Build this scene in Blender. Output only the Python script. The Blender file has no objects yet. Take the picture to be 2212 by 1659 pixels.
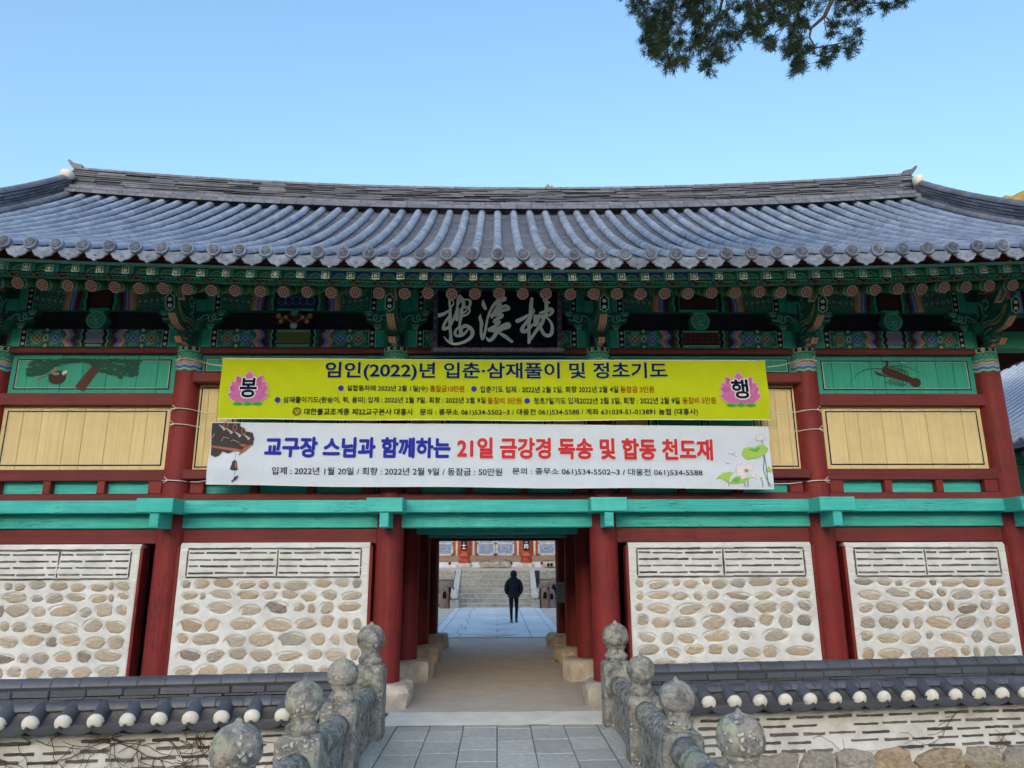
import bpy, bmesh, math, random
import numpy as np
from mathutils import Vector, Matrix, noise
R = math.radians
rnd = random.Random(7)
SC = bpy.context.scene
COL = SC.collection

# ------------------------------------------------------------------ camera
EYE = 1.95
FPX = 1540.0                      # focal length in pixels of a 2212 pixel wide frame
YAW, PITCH, ROLL = R(1.2), R(13.93), R(0.23)
_f = np.array([math.sin(YAW)*math.cos(PITCH), math.cos(YAW)*math.cos(PITCH), math.sin(PITCH)])
_r0 = np.array([math.cos(YAW), -math.sin(YAW), 0.0])
_u0 = np.cross(_r0, _f)
_r = _r0*math.cos(ROLL) - _u0*math.sin(ROLL)
_u = _u0*math.cos(ROLL) + _r0*math.sin(ROLL)
_C = np.array([0.0, 0.0, EYE])
cam_d = bpy.data.cameras.new('camera'); cam = bpy.data.objects.new('camera', cam_d); COL.objects.link(cam)
cam_d.sensor_width = 36.0; cam_d.lens = 36.0*FPX/2212.0
cam_d.clip_start = 0.05; cam_d.clip_end = 6000
cam.matrix_world = Matrix(((_r[0], _u[0], -_f[0], 0), (_r[1], _u[1], -_f[1], 0), (_r[2], _u[2], -_f[2], EYE), (0, 0, 0, 1)))
SC.camera = cam

# ------------------------------------------------------------------ sky, sun, exposure
SUN_EL, SUN_AZ = R(13.0), R(190.0)     # azimuth clockwise from +Y: the sun stands low behind the camera, behind the hill there
W = bpy.data.worlds.new('World'); SC.world = W; W.use_nodes = True
wn = W.node_tree.nodes; wl = W.node_tree.links
bg = wn['Background']; sky = wn.new('ShaderNodeTexSky'); sky.sky_type = 'NISHITA'
sky.sun_disc = False; sky.sun_elevation = SUN_EL; sky.sun_rotation = SUN_AZ
sky.altitude = 100; sky.air_density = 1.5; sky.dust_density = 4.6; sky.ozone_density = 3.7
wl.new(sky.outputs[0], bg.inputs[0]); bg.inputs[1].default_value = 0.10
sd = bpy.data.lights.new('sun', 'SUN'); sd.energy = 2.0; sd.angle = R(0.53); sd.color = (1.0, 0.9, 0.75)
sun = bpy.data.objects.new('sun', sd); COL.objects.link(sun)
_sd = Vector((math.sin(SUN_AZ)*math.cos(SUN_EL), math.cos(SUN_AZ)*math.cos(SUN_EL), math.sin(SUN_EL)))
sun.rotation_euler = _sd.to_track_quat('Z', 'Y').to_euler(); sun.location = (0, -20, 40)
VS = SC.view_settings; VS.view_transform = 'Standard'; VS.look = 'None'; VS.gamma = 1.0
VS.use_curve_mapping = False; VS.exposure = 2.22
SC.cycles.max_bounces = 6; SC.cycles.diffuse_bounces = 4; SC.cycles.use_denoising = True

# ------------------------------------------------------------------ measuring helpers (points read off the survey photograph, 2212 px wide)
def ray(x, y): return _f + _r*((x-1106)/FPX) - _u*((y-829.5)/FPX)
def Py(x, y, Y):
    d = ray(x, y); p = _C + d*(Y/d[1]); return (float(p[0]), float(p[1]), float(p[2]))
def Pz(x, y, z=0.0):
    d = ray(x, y); p = _C + d*((z-EYE)/d[2]); return (float(p[0]), float(p[1]), float(p[2]))
def ZY(y, Y, x=1074): return Py(x, y, Y)[2]
S = 1/1.8228

# ------------------------------------------------------------------ materials
MATS = {}
def nod(nt, t, **kw):
    n = nt.nodes.new(t)
    for k, v in kw.items(): setattr(n, k, v)
    return n
def M(name, rgb, rough=.75, var=.15, vs=5.0, bump=.15, bs=40.0, stretch=(1, 1, 1), rand=0.0, island=0.0, tint=None, tamt=.5, tscale=2.0, cracks=0.0, spec=.3, rtint=None):
    m = bpy.data.materials.new(name); m.use_nodes = True; nt = m.node_tree; L = nt.links
    b = nt.nodes['Principled BSDF']; b.inputs['Roughness'].default_value = rough
    b.inputs['Specular IOR Level'].default_value = spec
    tc = nod(nt, 'ShaderNodeTexCoord'); oi = nod(nt, 'ShaderNodeObjectInfo')
    ad = nod(nt, 'ShaderNodeVectorMath', operation='ADD')
    sc = nod(nt, 'ShaderNodeVectorMath', operation='SCALE'); sc.inputs['Scale'].default_value = 37.0
    cb = nod(nt, 'ShaderNodeCombineXYZ')
    for i in range(3): L.new(oi.outputs['Random'], cb.inputs[i])
    L.new(cb.outputs[0], sc.inputs[0]); L.new(tc.outputs['Object'], ad.inputs[0]); L.new(sc.outputs[0], ad.inputs[1])
    mp = nod(nt, 'ShaderNodeMapping'); mp.inputs['Scale'].default_value = stretch; L.new(ad.outputs[0], mp.inputs[0])
    vec = mp.outputs[0]
    n1 = nod(nt, 'ShaderNodeTexNoise'); n1.inputs['Scale'].default_value = vs; n1.inputs['Detail'].default_value = 6; L.new(vec, n1.inputs['Vector'])
    mr = nod(nt, 'ShaderNodeMapRange'); mr.inputs['From Min'].default_value = .25; mr.inputs['From Max'].default_value = .75
    mr.inputs['To Min'].default_value = 1-var; mr.inputs['To Max'].default_value = 1+var; L.new(n1.outputs['Fac'], mr.inputs['Value'])
    val = mr.outputs[0]
    def mul(a, bb):
        q = nod(nt, 'ShaderNodeMath', operation='MULTIPLY'); L.new(a, q.inputs[0])
        if isinstance(bb, float): q.inputs[1].default_value = bb
        else: L.new(bb, q.inputs[1])
        return q.outputs[0]
    if rand or island:
        src = oi.outputs['Random'] if rand else nod(nt, 'ShaderNodeNewGeometry').outputs['Random Per Island']
        r2 = nod(nt, 'ShaderNodeMapRange'); a = rand or island
        r2.inputs['To Min'].default_value = 1-a; r2.inputs['To Max'].default_value = 1+a; L.new(src, r2.inputs['Value'])
        val = mul(val, r2.outputs[0])
    base = nod(nt, 'ShaderNodeRGB'); base.outputs[0].default_value = (*rgb, 1); col = base.outputs[0]
    if rtint:   # list of colours picked per object
        rp = nod(nt, 'ShaderNodeValToRGB'); rp.color_ramp.interpolation = 'LINEAR'
        el = rp.color_ramp.elements
        while len(el) < len(rtint): el.new(.5)
        for i, c in enumerate(rtint): el[i].position = i/(len(rtint)-1); el[i].color = (*c, 1)
        wn_ = nod(nt, 'ShaderNodeTexWhiteNoise', noise_dimensions='1D'); L.new(oi.outputs['Random'], wn_.inputs['W'])
        L.new(wn_.outputs['Value'], rp.inputs[0]); col = rp.outputs[0]
    if tint:
        n2 = nod(nt, 'ShaderNodeTexNoise'); n2.inputs['Scale'].default_value = tscale; n2.inputs['Detail'].default_value = 5; n2.inputs['Roughness'].default_value = .65
        L.new(ad.outputs[0], n2.inputs['Vector'])
        q = nod(nt, 'ShaderNodeMapRange'); q.inputs['From Min'].default_value = .45; q.inputs['From Max'].default_value = .7; q.inputs['To Max'].default_value = tamt
        L.new(n2.outputs['Fac'], q.inputs['Value'])
        mx = nod(nt, 'ShaderNodeMix', data_type='RGBA'); L.new(q.outputs[0], mx.inputs[0]); L.new(col, mx.inputs[6]); mx.inputs[7].default_value = (*tint, 1); col = mx.outputs[2]
    hgt = None
    if cracks:
        n3 = nod(nt, 'ShaderNodeTexNoise'); n3.inputs['Scale'].default_value = 3.0; n3.inputs['Detail'].default_value = 3
        L.new(vec, n3.inputs['Vector'])
        s = nod(nt, 'ShaderNodeMath', operation='SUBTRACT'); L.new(n3.outputs['Fac'], s.inputs[0]); s.inputs[1].default_value = .5
        a_ = nod(nt, 'ShaderNodeMath', operation='ABSOLUTE'); L.new(s.outputs[0], a_.inputs[0])
        n4 = nod(nt, 'ShaderNodeTexNoise'); n4.inputs['Scale'].default_value = .9; L.new(ad.outputs[0], n4.inputs['Vector'])
        th = nod(nt, 'ShaderNodeMapRange'); th.inputs['From Min'].default_value = .5; th.inputs['From Max'].default_value = .66; th.inputs['To Max'].default_value = cracks*.012; L.new(n4.outputs['Fac'], th.inputs['Value'])
        lt = nod(nt, 'ShaderNodeMath', operation='LESS_THAN'); L.new(a_.outputs[0], lt.inputs[0]); L.new(th.outputs[0], lt.inputs[1])
        dk = nod(nt, 'ShaderNodeMapRange'); dk.inputs['To Min'].default_value = 1.0; dk.inputs['To Max'].default_value = .35; L.new(lt.outputs[0], dk.inputs['Value'])
        val = mul(val, dk.outputs[0]); hgt = lt.outputs[0]
    mm = nod(nt, 'ShaderNodeVectorMath', operation='SCALE'); L.new(col, mm.inputs[0]); L.new(val, mm.inputs['Scale']); L.new(mm.outputs[0], b.inputs['Base Color'])
    if bump:
        nb = nod(nt, 'ShaderNodeTexNoise'); nb.inputs['Scale'].default_value = bs; nb.inputs['Detail'].default_value = 5; L.new(vec, nb.inputs['Vector'])
        bp = nod(nt, 'ShaderNodeBump'); bp.inputs['Strength'].default_value = bump; bp.inputs['Distance'].default_value = .01
        h = nb.outputs['Fac']
        if hgt is not None:
            sb = nod(nt, 'ShaderNodeMath', operation='SUBTRACT'); L.new(h, sb.inputs[0]); L.new(hgt, sb.inputs[1]); h = sb.outputs[0]
        L.new(h, bp.inputs['Height']); L.new(bp.outputs[0], b.inputs['Normal'])
    MATS[name] = m; return m

HX, VZ = (.40, 14, 14), (14, 14, .36)
M('red_wood_h', (.175, .030, .030), .62, .22, 3, .25, 12, HX, rand=.10, tint=(.115, .024, .026), tamt=.6, cracks=.8)
M('red_wood_v', (.225, .024, .024), .55, .2, 3, .2, 12, VZ, rand=.08, tint=(.14, .021, .022), tamt=.7, cracks=1.35)
M('teal_wood', (.052, .49, .455), .6, .16, 3, .2, 12, HX, rand=.05, tint=(.11, .60, .54), tamt=.7, cracks=1.3)
M('teal_panel', (.035, .36, .28), .65, .18, 4, .15, 14, VZ, rand=.06)
M('yellow_wood', (.77, .62, .33), .7, .10, 4, .12, 14, VZ, rand=.05, tint=(.55, .38, .16), tamt=.3)
M('plaster', (.765, .775, .785), .9, .10, 2.2, .5, 30, tint=(.60, .585, .56), tamt=.75, tscale=4.5)
M('plaster_rough', (.73, .745, .765), .9, .16, 4, .6, 22, tint=(.52, .51, .50), tamt=.7, tscale=3)
M('wall_stone', (.4, .33, .25), .9, .34, 12, 1.0, 20, rtint=[(.58, .46, .33), (.36, .33, .30), (.62, .50, .36), (.42, .31, .22), (.60, .46, .33), (.52, .42, .31), (.36, .36, .33), (.60, .51, .42), (.22, .18, .16), (.64, .55, .45)], tint=(.80, .73, .63), tamt=.8, tscale=11)
M('grey_brick', (.105, .10, .105), .85, .4, 12, .6, 40, rand=.5, tint=(.36, .33, .30), tamt=.7, tscale=9)
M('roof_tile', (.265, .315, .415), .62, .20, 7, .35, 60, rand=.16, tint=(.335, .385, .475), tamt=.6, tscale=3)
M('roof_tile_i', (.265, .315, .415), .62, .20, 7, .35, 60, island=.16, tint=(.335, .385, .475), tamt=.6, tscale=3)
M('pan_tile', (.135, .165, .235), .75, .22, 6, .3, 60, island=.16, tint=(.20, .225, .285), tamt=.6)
M('ridge_tile', (.115, .125, .16), .7, .22, 6, .3, 60, island=.3, tint=(.18, .185, .21), tamt=.6)
M('ridge_tile_o', (.155, .165, .205), .7, .22, 6, .3, 60, rand=.2, tint=(.235, .235, .265), tamt=.6)
M('cap_tile', (.215, .25, .335), .75, .3, 12, .4, 70, rand=.2, tint=(.34, .38, .47), tamt=.5, tscale=6)
M('wall_tile', (.085, .092, .115), .45, .18, 6, .2, 70, rand=.2, spec=.5)
M('white_cap', (.78, .74, .66), .9, .1, 8, .4, 40, rand=.05, tint=(.62, .56, .46), tamt=.5, tscale=8)
M('base_stone', (.54, .47, .39), .9, .3, 5, .8, 12, rand=.12, tint=(.30, .26, .22), tamt=.7, tscale=3)
M('found_stone', (.36, .33, .29), .9, .32, 5, .9, 14, tint=(.22, .20, .19), tamt=.7, tscale=4, rtint=[(.34, .33, .30), (.42, .33, .22), (.40, .38, .35), (.30, .29, .27), (.44, .40, .33)])
M('paver', (.54, .535, .515), .9, .18, 16, .6, 90, rand=.14, tint=(.42, .415, .405), tamt=.4, tscale=2)
M('paver_gap', (.17, .165, .15), .95, .2, 10, .5, 60)
M('earth', (.63, .545, .475), .95, .10, 3, .5, 70, tint=(.55, .465, .395), tamt=.6, tscale=1.1)
M('cement', (.92, .88, .81), .95, .14, 6, .6, 30, tint=(.74, .68, .60), tamt=.7, tscale=3)
M('bank', (.30, .25, .18), .95, .3, 3, .9, 30, tint=(.36, .31, .22), tamt=.7, tscale=4)
M('sand', (.72, .63, .51), .95, .12, 2, .3, 60)
M('court_slab', (.80, .80, .80), .85, .08, 6, .2, 90, rand=.08)
M('stair_stone', (.50, .44, .36), .9, .28, 8, .7, 18, rand=.10, tint=(.33, .29, .25), tamt=.6, tscale=5)
M('stair_tread', (.68, .62, .54), .9, .15, 8, .4, 30, rand=.06)
M('terrace_stone', (.34, .315, .265), .9, .25, 4, .7, 14, rand=.22, tint=(.19, .20, .16), tamt=.7)
M('hall_red', (.42, .060, .035), .75, .3, 4, .2, 20, VZ, tint=(.50, .30, .22), tamt=.6, tscale=5)
M('hall_wood', (.36, .26, .19), .8, .3, 4, .3, 20, HX, tint=(.40, .12, .07), tamt=.7, tscale=2)
M('hall_blue', (.26, .34, .56), .75, .25, 6, .2, 30, tint=(.42, .44, .48), tamt=.6, tscale=6)
M('hall_pale', (.72, .66, .56), .8, .2, 6, .2, 30, tint=(.42, .36, .28), tamt=.6, tscale=5)
M('hall_plaster', (.78, .79, .84), .9, .08, 4, .2, 30)
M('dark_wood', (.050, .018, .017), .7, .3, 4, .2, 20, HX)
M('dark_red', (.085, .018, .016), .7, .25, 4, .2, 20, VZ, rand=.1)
M('soffit', (.018, .075, .055), .8, .25, 6, .1, 20)
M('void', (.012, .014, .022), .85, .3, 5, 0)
M('rope', (.72, .68, .62), .9, .1, 30, .2, 90)
M('coat', (.012, .014, .026), .6, .3, 9, .5, 26, spec=.3)
M('trousers', (.010, .011, .015), .85, .2, 20, .2, 80)
M('shoe', (.20, .16, .12), .8, .3, 30, .2, 60)
M('skin', (.50, .31, .22), .6, .08, 12, .1, 60)
M('clay', (.27, .15, .115), .85, .3, 7, .5, 30, rtint=[(.30, .15, .11), (.26, .17, .13), (.17, .17, .19), (.30, .16, .10)], tint=(.18, .19, .22), tamt=.6, tscale=4)
M('leaf', (.026, .055, .026), .7, .25, 2, 0, island=.45, tint=(.075, .092, .030), tamt=.8, tscale=1.6)
M('bark', (.13, .085, .06), .9, .3, 8, .8, 20, (4, 4, 1))
M('vine', (.13, .085, .060), .9, .3, 8, .3, 30)
M('dry_grass', (.40, .33, .19), .9, .3, 8, 0, island=.35)
M('forest', (.15, .105, .030), .95, .5, .12, 1.0, .3, tint=(.05, .062, .02), tamt=.85, tscale=.06)
M('forest_dark', (.06, .07, .03), .95, .4, .1, 1.0, .3)
M('shadow_gap', (.05, .05, .05), .9, .1, 3, 0)
def paint(n, rgb, var=.14): return M('p_'+n, rgb, .68, var, 9, .08, 40)
for n, c in dict(green=(.034, .235, .155), teal=(.040, .40, .30), mint=(.24, .55, .43), dkgreen=(.024, .12, .092), pink=(.60, .30, .25), blue=(.07, .125, .40), ltblue=(.28, .38, .60),
                 red=(.22, .030, .026), dkred=(.085, .018, .02), black=(.007, .008, .010), white=(.70, .70, .66), ochre=(.42, .27, .09), lav=(.23, .225, .34), olive=(.15, .17, .07), cream=(.55, .41, .28), orange=(.50, .17, .08),
                 navyblue=(.02, .04, .15), bark=(.10, .035, .03), pine=(.010, .085, .065), brown=(.055, .020, .018), grey=(.25, .25, .25)).items(): paint(n, c)
def flat(n, rgb, rough=.6): return M('f_'+n, rgb, .8, .05, 4, 0, spec=.06)
for n, c in dict(lime=(.52, .62, .018), cloth=(.665, .745, .87), navy=(.012, .012, .135), ink=(.006, .012, .05), royal=(.032, .040, .40), red=(.62, .045, .06), rust=(.38, .085, .015), lotus=(.58, .17, .42), lotusd=(.50, .12, .36), lotusl=(.68, .36, .56),
                 leafg=(.06, .40, .06), halo=(.80, .80, .80), brownink=(.16, .10, .02), pchar=(.070, .062, .066), pclay=(.42, .15, .11), pgrey=(.50, .46, .44), leafl=(.40, .60, .13), leafm=(.14, .48, .12), petal=(.80, .74, .82), petalp=(.76, .45, .58), stem=(.12, .22, .25), line=(.38, .36, .46),
                 chalk=(.84, .87, .83), plaque=(.008, .009, .016), lavframe=(.075, .065, .105), signblue=(.02, .035, .30), signyel=(.75, .60, .03), paper=(.78, .86, .92), board=(.42, .55, .52), coral=(.75, .13, .07), jet=(.01, .012, .012)).items(): flat(n, c)

# lichen-covered balustrade stone
def lichen():
    m = bpy.data.materials.new('lichen_stone'); m.use_nodes = True; nt = m.node_tree; L = nt.links
    b = nt.nodes['Principled BSDF']; b.inputs['Roughness'].default_value = .95; b.inputs['Specular IOR Level'].default_value = .15
    tc = nod(nt, 'ShaderNodeTexCoord'); oi = nod(nt, 'ShaderNodeObjectInfo')
    sc = nod(nt, 'ShaderNodeMath', operation='MULTIPLY'); L.new(oi.outputs['Random'], sc.inputs[0]); sc.inputs[1].default_value = 29.0
    cb = nod(nt, 'ShaderNodeCombineXYZ')
    for i in range(3): L.new(sc.outputs[0], cb.inputs[i])
    ad = nod(nt, 'ShaderNodeVectorMath', operation='ADD'); L.new(tc.outputs['Object'], ad.inputs[0]); L.new(cb.outputs[0], ad.inputs[1])
    V = ad.outputs[0]
    def ns(s, d=6, r=.6):
        n = nod(nt, 'ShaderNodeTexNoise'); n.inputs['Scale'].default_value = s; n.inputs['Detail'].default_value = d; n.inputs['Roughness'].default_value = r; L.new(V, n.inputs['Vector']); return n.outputs['Fac']
    def rng(v, a, c, lo=0., hi=1.):
        q = nod(nt, 'ShaderNodeMapRange'); q.inputs['From Min'].default_value = a; q.inputs['From Max'].default_value = c; q.inputs['To Min'].default_value = lo; q.inputs['To Max'].default_value = hi; L.new(v, q.inputs['Value']); return q.outputs[0]
    def mix(f, a, c):
        q = nod(nt, 'ShaderNodeMix', data_type='RGBA'); L.new(f, q.inputs[0])
        if isinstance(a, tuple): q.inputs[6].default_value = (*a, 1)
        else: L.new(a, q.inputs[6])
        q.inputs[7].default_value = (*c, 1); return q.outputs[2]
    dn = nod(nt, 'ShaderNodeTexNoise'); dn.inputs['Scale'].default_value = 16; dn.inputs['Detail'].default_value = 4; L.new(V, dn.inputs['Vector'])
    ds = nod(nt, 'ShaderNodeVectorMath', operation='SCALE'); L.new(dn.outputs['Color'], ds.inputs[0]); ds.inputs['Scale'].default_value = .07
    da = nod(nt, 'ShaderNodeVectorMath', operation='ADD'); L.new(V, da.inputs[0]); L.new(ds.outputs[0], da.inputs[1]); VD = da.outputs[0]
    c = mix(rng(ns(11), .36, .64), (.13, .125, .125), (.40, .38, .35))
    c = mix(rng(ns(5), .52, .66, 0, .8), c, (.47, .42, .36))
    c = mix(rng(ns(28), .55, .62, 0, .5), c, (.08, .08, .084))
    vo = nod(nt, 'ShaderNodeTexVoronoi'); vo.inputs['Scale'].default_value = 24; L.new(VD, vo.inputs['Vector'])
    sp = nod(nt, 'ShaderNodeMath', operation='MULTIPLY'); L.new(rng(vo.outputs['Distance'], .42, .26), sp.inputs[0]); L.new(rng(ns(4, 3), .47, .56), sp.inputs[1])
    c = mix(sp.outputs[0], c, (.58, .57, .53))
    vo2 = nod(nt, 'ShaderNodeTexVoronoi'); vo2.inputs['Scale'].default_value = 9; L.new(VD, vo2.inputs['Vector'])
    sp2 = nod(nt, 'ShaderNodeMath', operation='MULTIPLY'); L.new(rng(vo2.outputs['Distance'], .50, .38), sp2.inputs[0]); L.new(rng(ns(3.1, 3), .50, .58), sp2.inputs[1])
    sp3 = nod(nt, 'ShaderNodeMath', operation='MULTIPLY'); L.new(sp2.outputs[0], sp3.inputs[0]); L.new(rng(ns(30), .38, .5, .3, 1.), sp3.inputs[1])
    c = mix(sp3.outputs[0], c, (.40, .43, .32))
    L.new(c, b.inputs['Base Color'])
    bp = nod(nt, 'ShaderNodeBump'); bp.inputs['Strength'].default_value = .9; bp.inputs['Distance'].default_value = .012
    s2 = nod(nt, 'ShaderNodeMath', operation='ADD'); L.new(ns(35, 8, .7), s2.inputs[0]); L.new(sp.outputs[0], s2.inputs[1]); L.new(s2.outputs[0], bp.inputs['Height']); L.new(bp.outputs[0], b.inputs['Normal'])
    MATS['lichen_stone'] = m
lichen()

# ------------------------------------------------------------------ mesh builder and object helpers
class MB:
    def __init__(s): s.v = []; s.f = []; s.m = []; s.mats = []; s.smooth = []
    def mi(s, n):
        if n not in s.mats: s.mats.append(n)
        return s.mats.index(n)
    def add(s, vs, fs, mat, sm=False):
        o = len(s.v); s.v.extend([tuple(map(float, p)) for p in vs]); k = s.mi(mat)
        for f in fs: s.f.append([i+o for i in f]); s.m.append(k); s.smooth.append(sm)
    def box(s, x0, x1, y0, y1, z0, z1, mat):
        s.add([(x0, y0, z0), (x1, y0, z0), (x1, y1, z0), (x0, y1, z0), (x0, y0, z1), (x1, y0, z1), (x1, y1, z1), (x0, y1, z1)],
              [(0, 3, 2, 1), (4, 5, 6, 7), (0, 1, 5, 4), (1, 2, 6, 5), (2, 3, 7, 6), (3, 0, 4, 7)], mat)
    def bbox(s, x0, x1, y0, y1, z0, z1, mat, b=.008):     # box with chamfered front edges (towards -Y)
        vs = [(x0, y1, z0), (x1, y1, z0), (x1, y1, z1), (x0, y1, z1), (x0, y0+b, z0), (x1, y0+b, z0), (x1, y0+b, z1), (x0, y0+b, z1), (x0+b, y0, z0+b), (x1-b, y0, z0+b), (x1-b, y0, z1-b), (x0+b, y0, z1-b)]
        fs = [(0, 3, 2, 1)[::-1], (8, 9, 10, 11)]
        fs[0] = (1, 0, 3, 2)
        for i in range(4):
            j = (i+1) % 4; fs.append((4+i, 4+j, 8+j, 8+i)); fs.append((i, j, 4+j, 4+i))
        s.add(vs, fs, mat)
    def prism(s, poly, a0, a1, axis, mat, sm=False):      # poly in the two other axes, extruded along axis
        n = len(poly)
        def P(p, a): return {'x': (a, p[0], p[1]), 'y': (p[0], a, p[1]), 'z': (p[0], p[1], a)}[axis]
        vs = [P(p, a0) for p in poly]+[P(p, a1) for p in poly]
        fs = [tuple(range(n)), tuple(range(2*n-1, n-1, -1))]
        s.add(vs, fs, mat); s.add(vs, [(i, i+n, (i+1) % n+n, (i+1) % n) for i in range(n)], mat, sm)
    def tube(s, pts, rad, mat, n=8, cap=True, sm=True, squash=None):
        pts = [Vector(p) for p in pts]; rr = rad if isinstance(rad, (list, tuple)) else [rad]*len(pts)
        vs = []; up = None
        for i, p in enumerate(pts):
            t = (pts[min(i+1, len(pts)-1)]-pts[max(i-1, 0)]).normalized()
            if up is None: up = Vector((0, 0, 1)) if abs(t.z) < .9 else Vector((0, 1, 0))
            a = t.cross(up)
            if a.length < 1e-6: a = t.orthogonal()
            a.normalize(); b = a.cross(t).normalized(); up = b
            for k in range(n):
                th = 2*math.pi*k/n; vs.append(p+(a*math.cos(th)+b*math.sin(th))*rr[i])
        fs = []
        for i in range(len(pts)-1):
            for k in range(n): fs.append((i*n+k, i*n+(k+1) % n, (i+1)*n+(k+1) % n, (i+1)*n+k))
        s.add(vs, fs, mat, sm)
        if cap: s.add(vs, [tuple(range(n-1, -1, -1)), tuple(range((len(pts)-1)*n, len(pts)*n))], mat)
    def lathe(s, prof, c, mat, n=20, sm=True, ax='z'):
        vs = []
        for r, h in prof:
            for k in range(n):
                th = 2*math.pi*k/n
                if ax == 'z': vs.append((c[0]+r*math.cos(th), c[1]+r*math.sin(th), c[2]+h))
                else: vs.append((c[0]+r*math.cos(th), c[1]+h, c[2]+r*math.sin(th)))
        fs = []
        for i in range(len(prof)-1):
            for k in range(n): fs.append((i*n+k, i*n+(k+1) % n, (i+1)*n+(k+1) % n, (i+1)*n+k))
        s.add(vs, fs, mat, sm)
        s.add(vs, [tuple(range(n-1, -1, -1)), tuple(range((len(prof)-1)*n, len(prof)*n))], mat)
    def mesh(s, name):
        me = bpy.data.meshes.new(name); me.from_pydata(s.v, [], s.f)
        for n in s.mats: me.materials.append(MATS[n])
        me.polygons.foreach_set('material_index', s.m); me.polygons.foreach_set('use_smooth', s.smooth); me.update(); return me
    def fine(s, maxlen, passes=3):           # cut long edges so that a flat print can follow a rippled cloth
        me = bpy.data.meshes.new('tmp'); me.from_pydata(s.v, [], s.f); me.polygons.foreach_set('material_index', s.m)
        b = bmesh.new(); b.from_mesh(me); bmesh.ops.triangulate(b, faces=b.faces[:])
        for _ in range(passes):
            ed = [e for e in b.edges if e.calc_length() > maxlen]
            if not ed: break
            bmesh.ops.subdivide_edges(b, edges=ed, cuts=1); bmesh.ops.triangulate(b, faces=[f for f in b.faces if len(f.verts) > 3])
        b.verts.index_update(); s.v = [tuple(v.co) for v in b.verts]; s.f = [[v.index for v in f.verts] for f in b.faces]; s.m = [f.material_index for f in b.faces]; s.smooth = [False]*len(s.f); b.free(); bpy.data.meshes.remove(me)
    def obj(s, name, parent=None): return link(name, s.mesh(name), parent)

EMPTY_LOC = {}
def link(name, me, parent=None, loc=None, rot=None, scale=None, recentre=True):
    """link a mesh; world-space meshes get their origin moved to the middle of their box"""
    o = bpy.data.objects.new(name, me); COL.objects.link(o)
    if loc is None:
        n = len(me.vertices); co = np.empty(n*3, np.float32); me.vertices.foreach_get('co', co); co = co.reshape(-1, 3)
        c = (co.min(0)+co.max(0))/2; co -= c; me.vertices.foreach_set('co', co.ravel()); me.update(); loc = c
    o.location = [float(q) for q in loc]
    if rot is not None: o.rotation_euler = rot
    if scale is not None: o.scale = scale
    if parent is not None: attach(o, parent)
    return o
def worldloc(p):
    return EMPTY_LOC[p.name]
def attach(o, p):
    o.parent = p; o.matrix_parent_inverse = Matrix.Translation(-Vector(worldloc(p))); EMPTY_LOC[o.name] = tuple(o.location)
def place(o): EMPTY_LOC[o.name] = tuple(o.location); return o
def tag(o, label=None, cat=None, group=None, kind=None):
    if label: o['label'] = label
    if cat: o['category'] = cat
    if group: o['group'] = group
    if kind: o['kind'] = kind
    EMPTY_LOC.setdefault(o.name, tuple(o.location)); return o
def thing(name, loc, label, cat, group=None):
    o = bpy.data.objects.new(name, None); COL.objects.link(o); o.location = loc; o.empty_display_size = .2
    EMPTY_LOC[o.name] = tuple(loc); return tag(o, label, cat, group)
def struct(name, mb_or_me):
    o = mb_or_me.obj(name) if isinstance(mb_or_me, MB) else link(name, mb_or_me)
    return tag(o, kind='structure')
def inst(name, me, parent, mat4):
    """a copy that shares mesh data, placed by a world matrix"""
    o = bpy.data.objects.new(name, me); COL.objects.link(o); o.matrix_basis = mat4
    attach(o, parent); return o
def TRS(loc, rot=(0, 0, 0), sc=(1, 1, 1)):
    from mathutils import Euler
    return Matrix.LocRotScale(Vector(loc), Euler(rot), Vector(sc))

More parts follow.
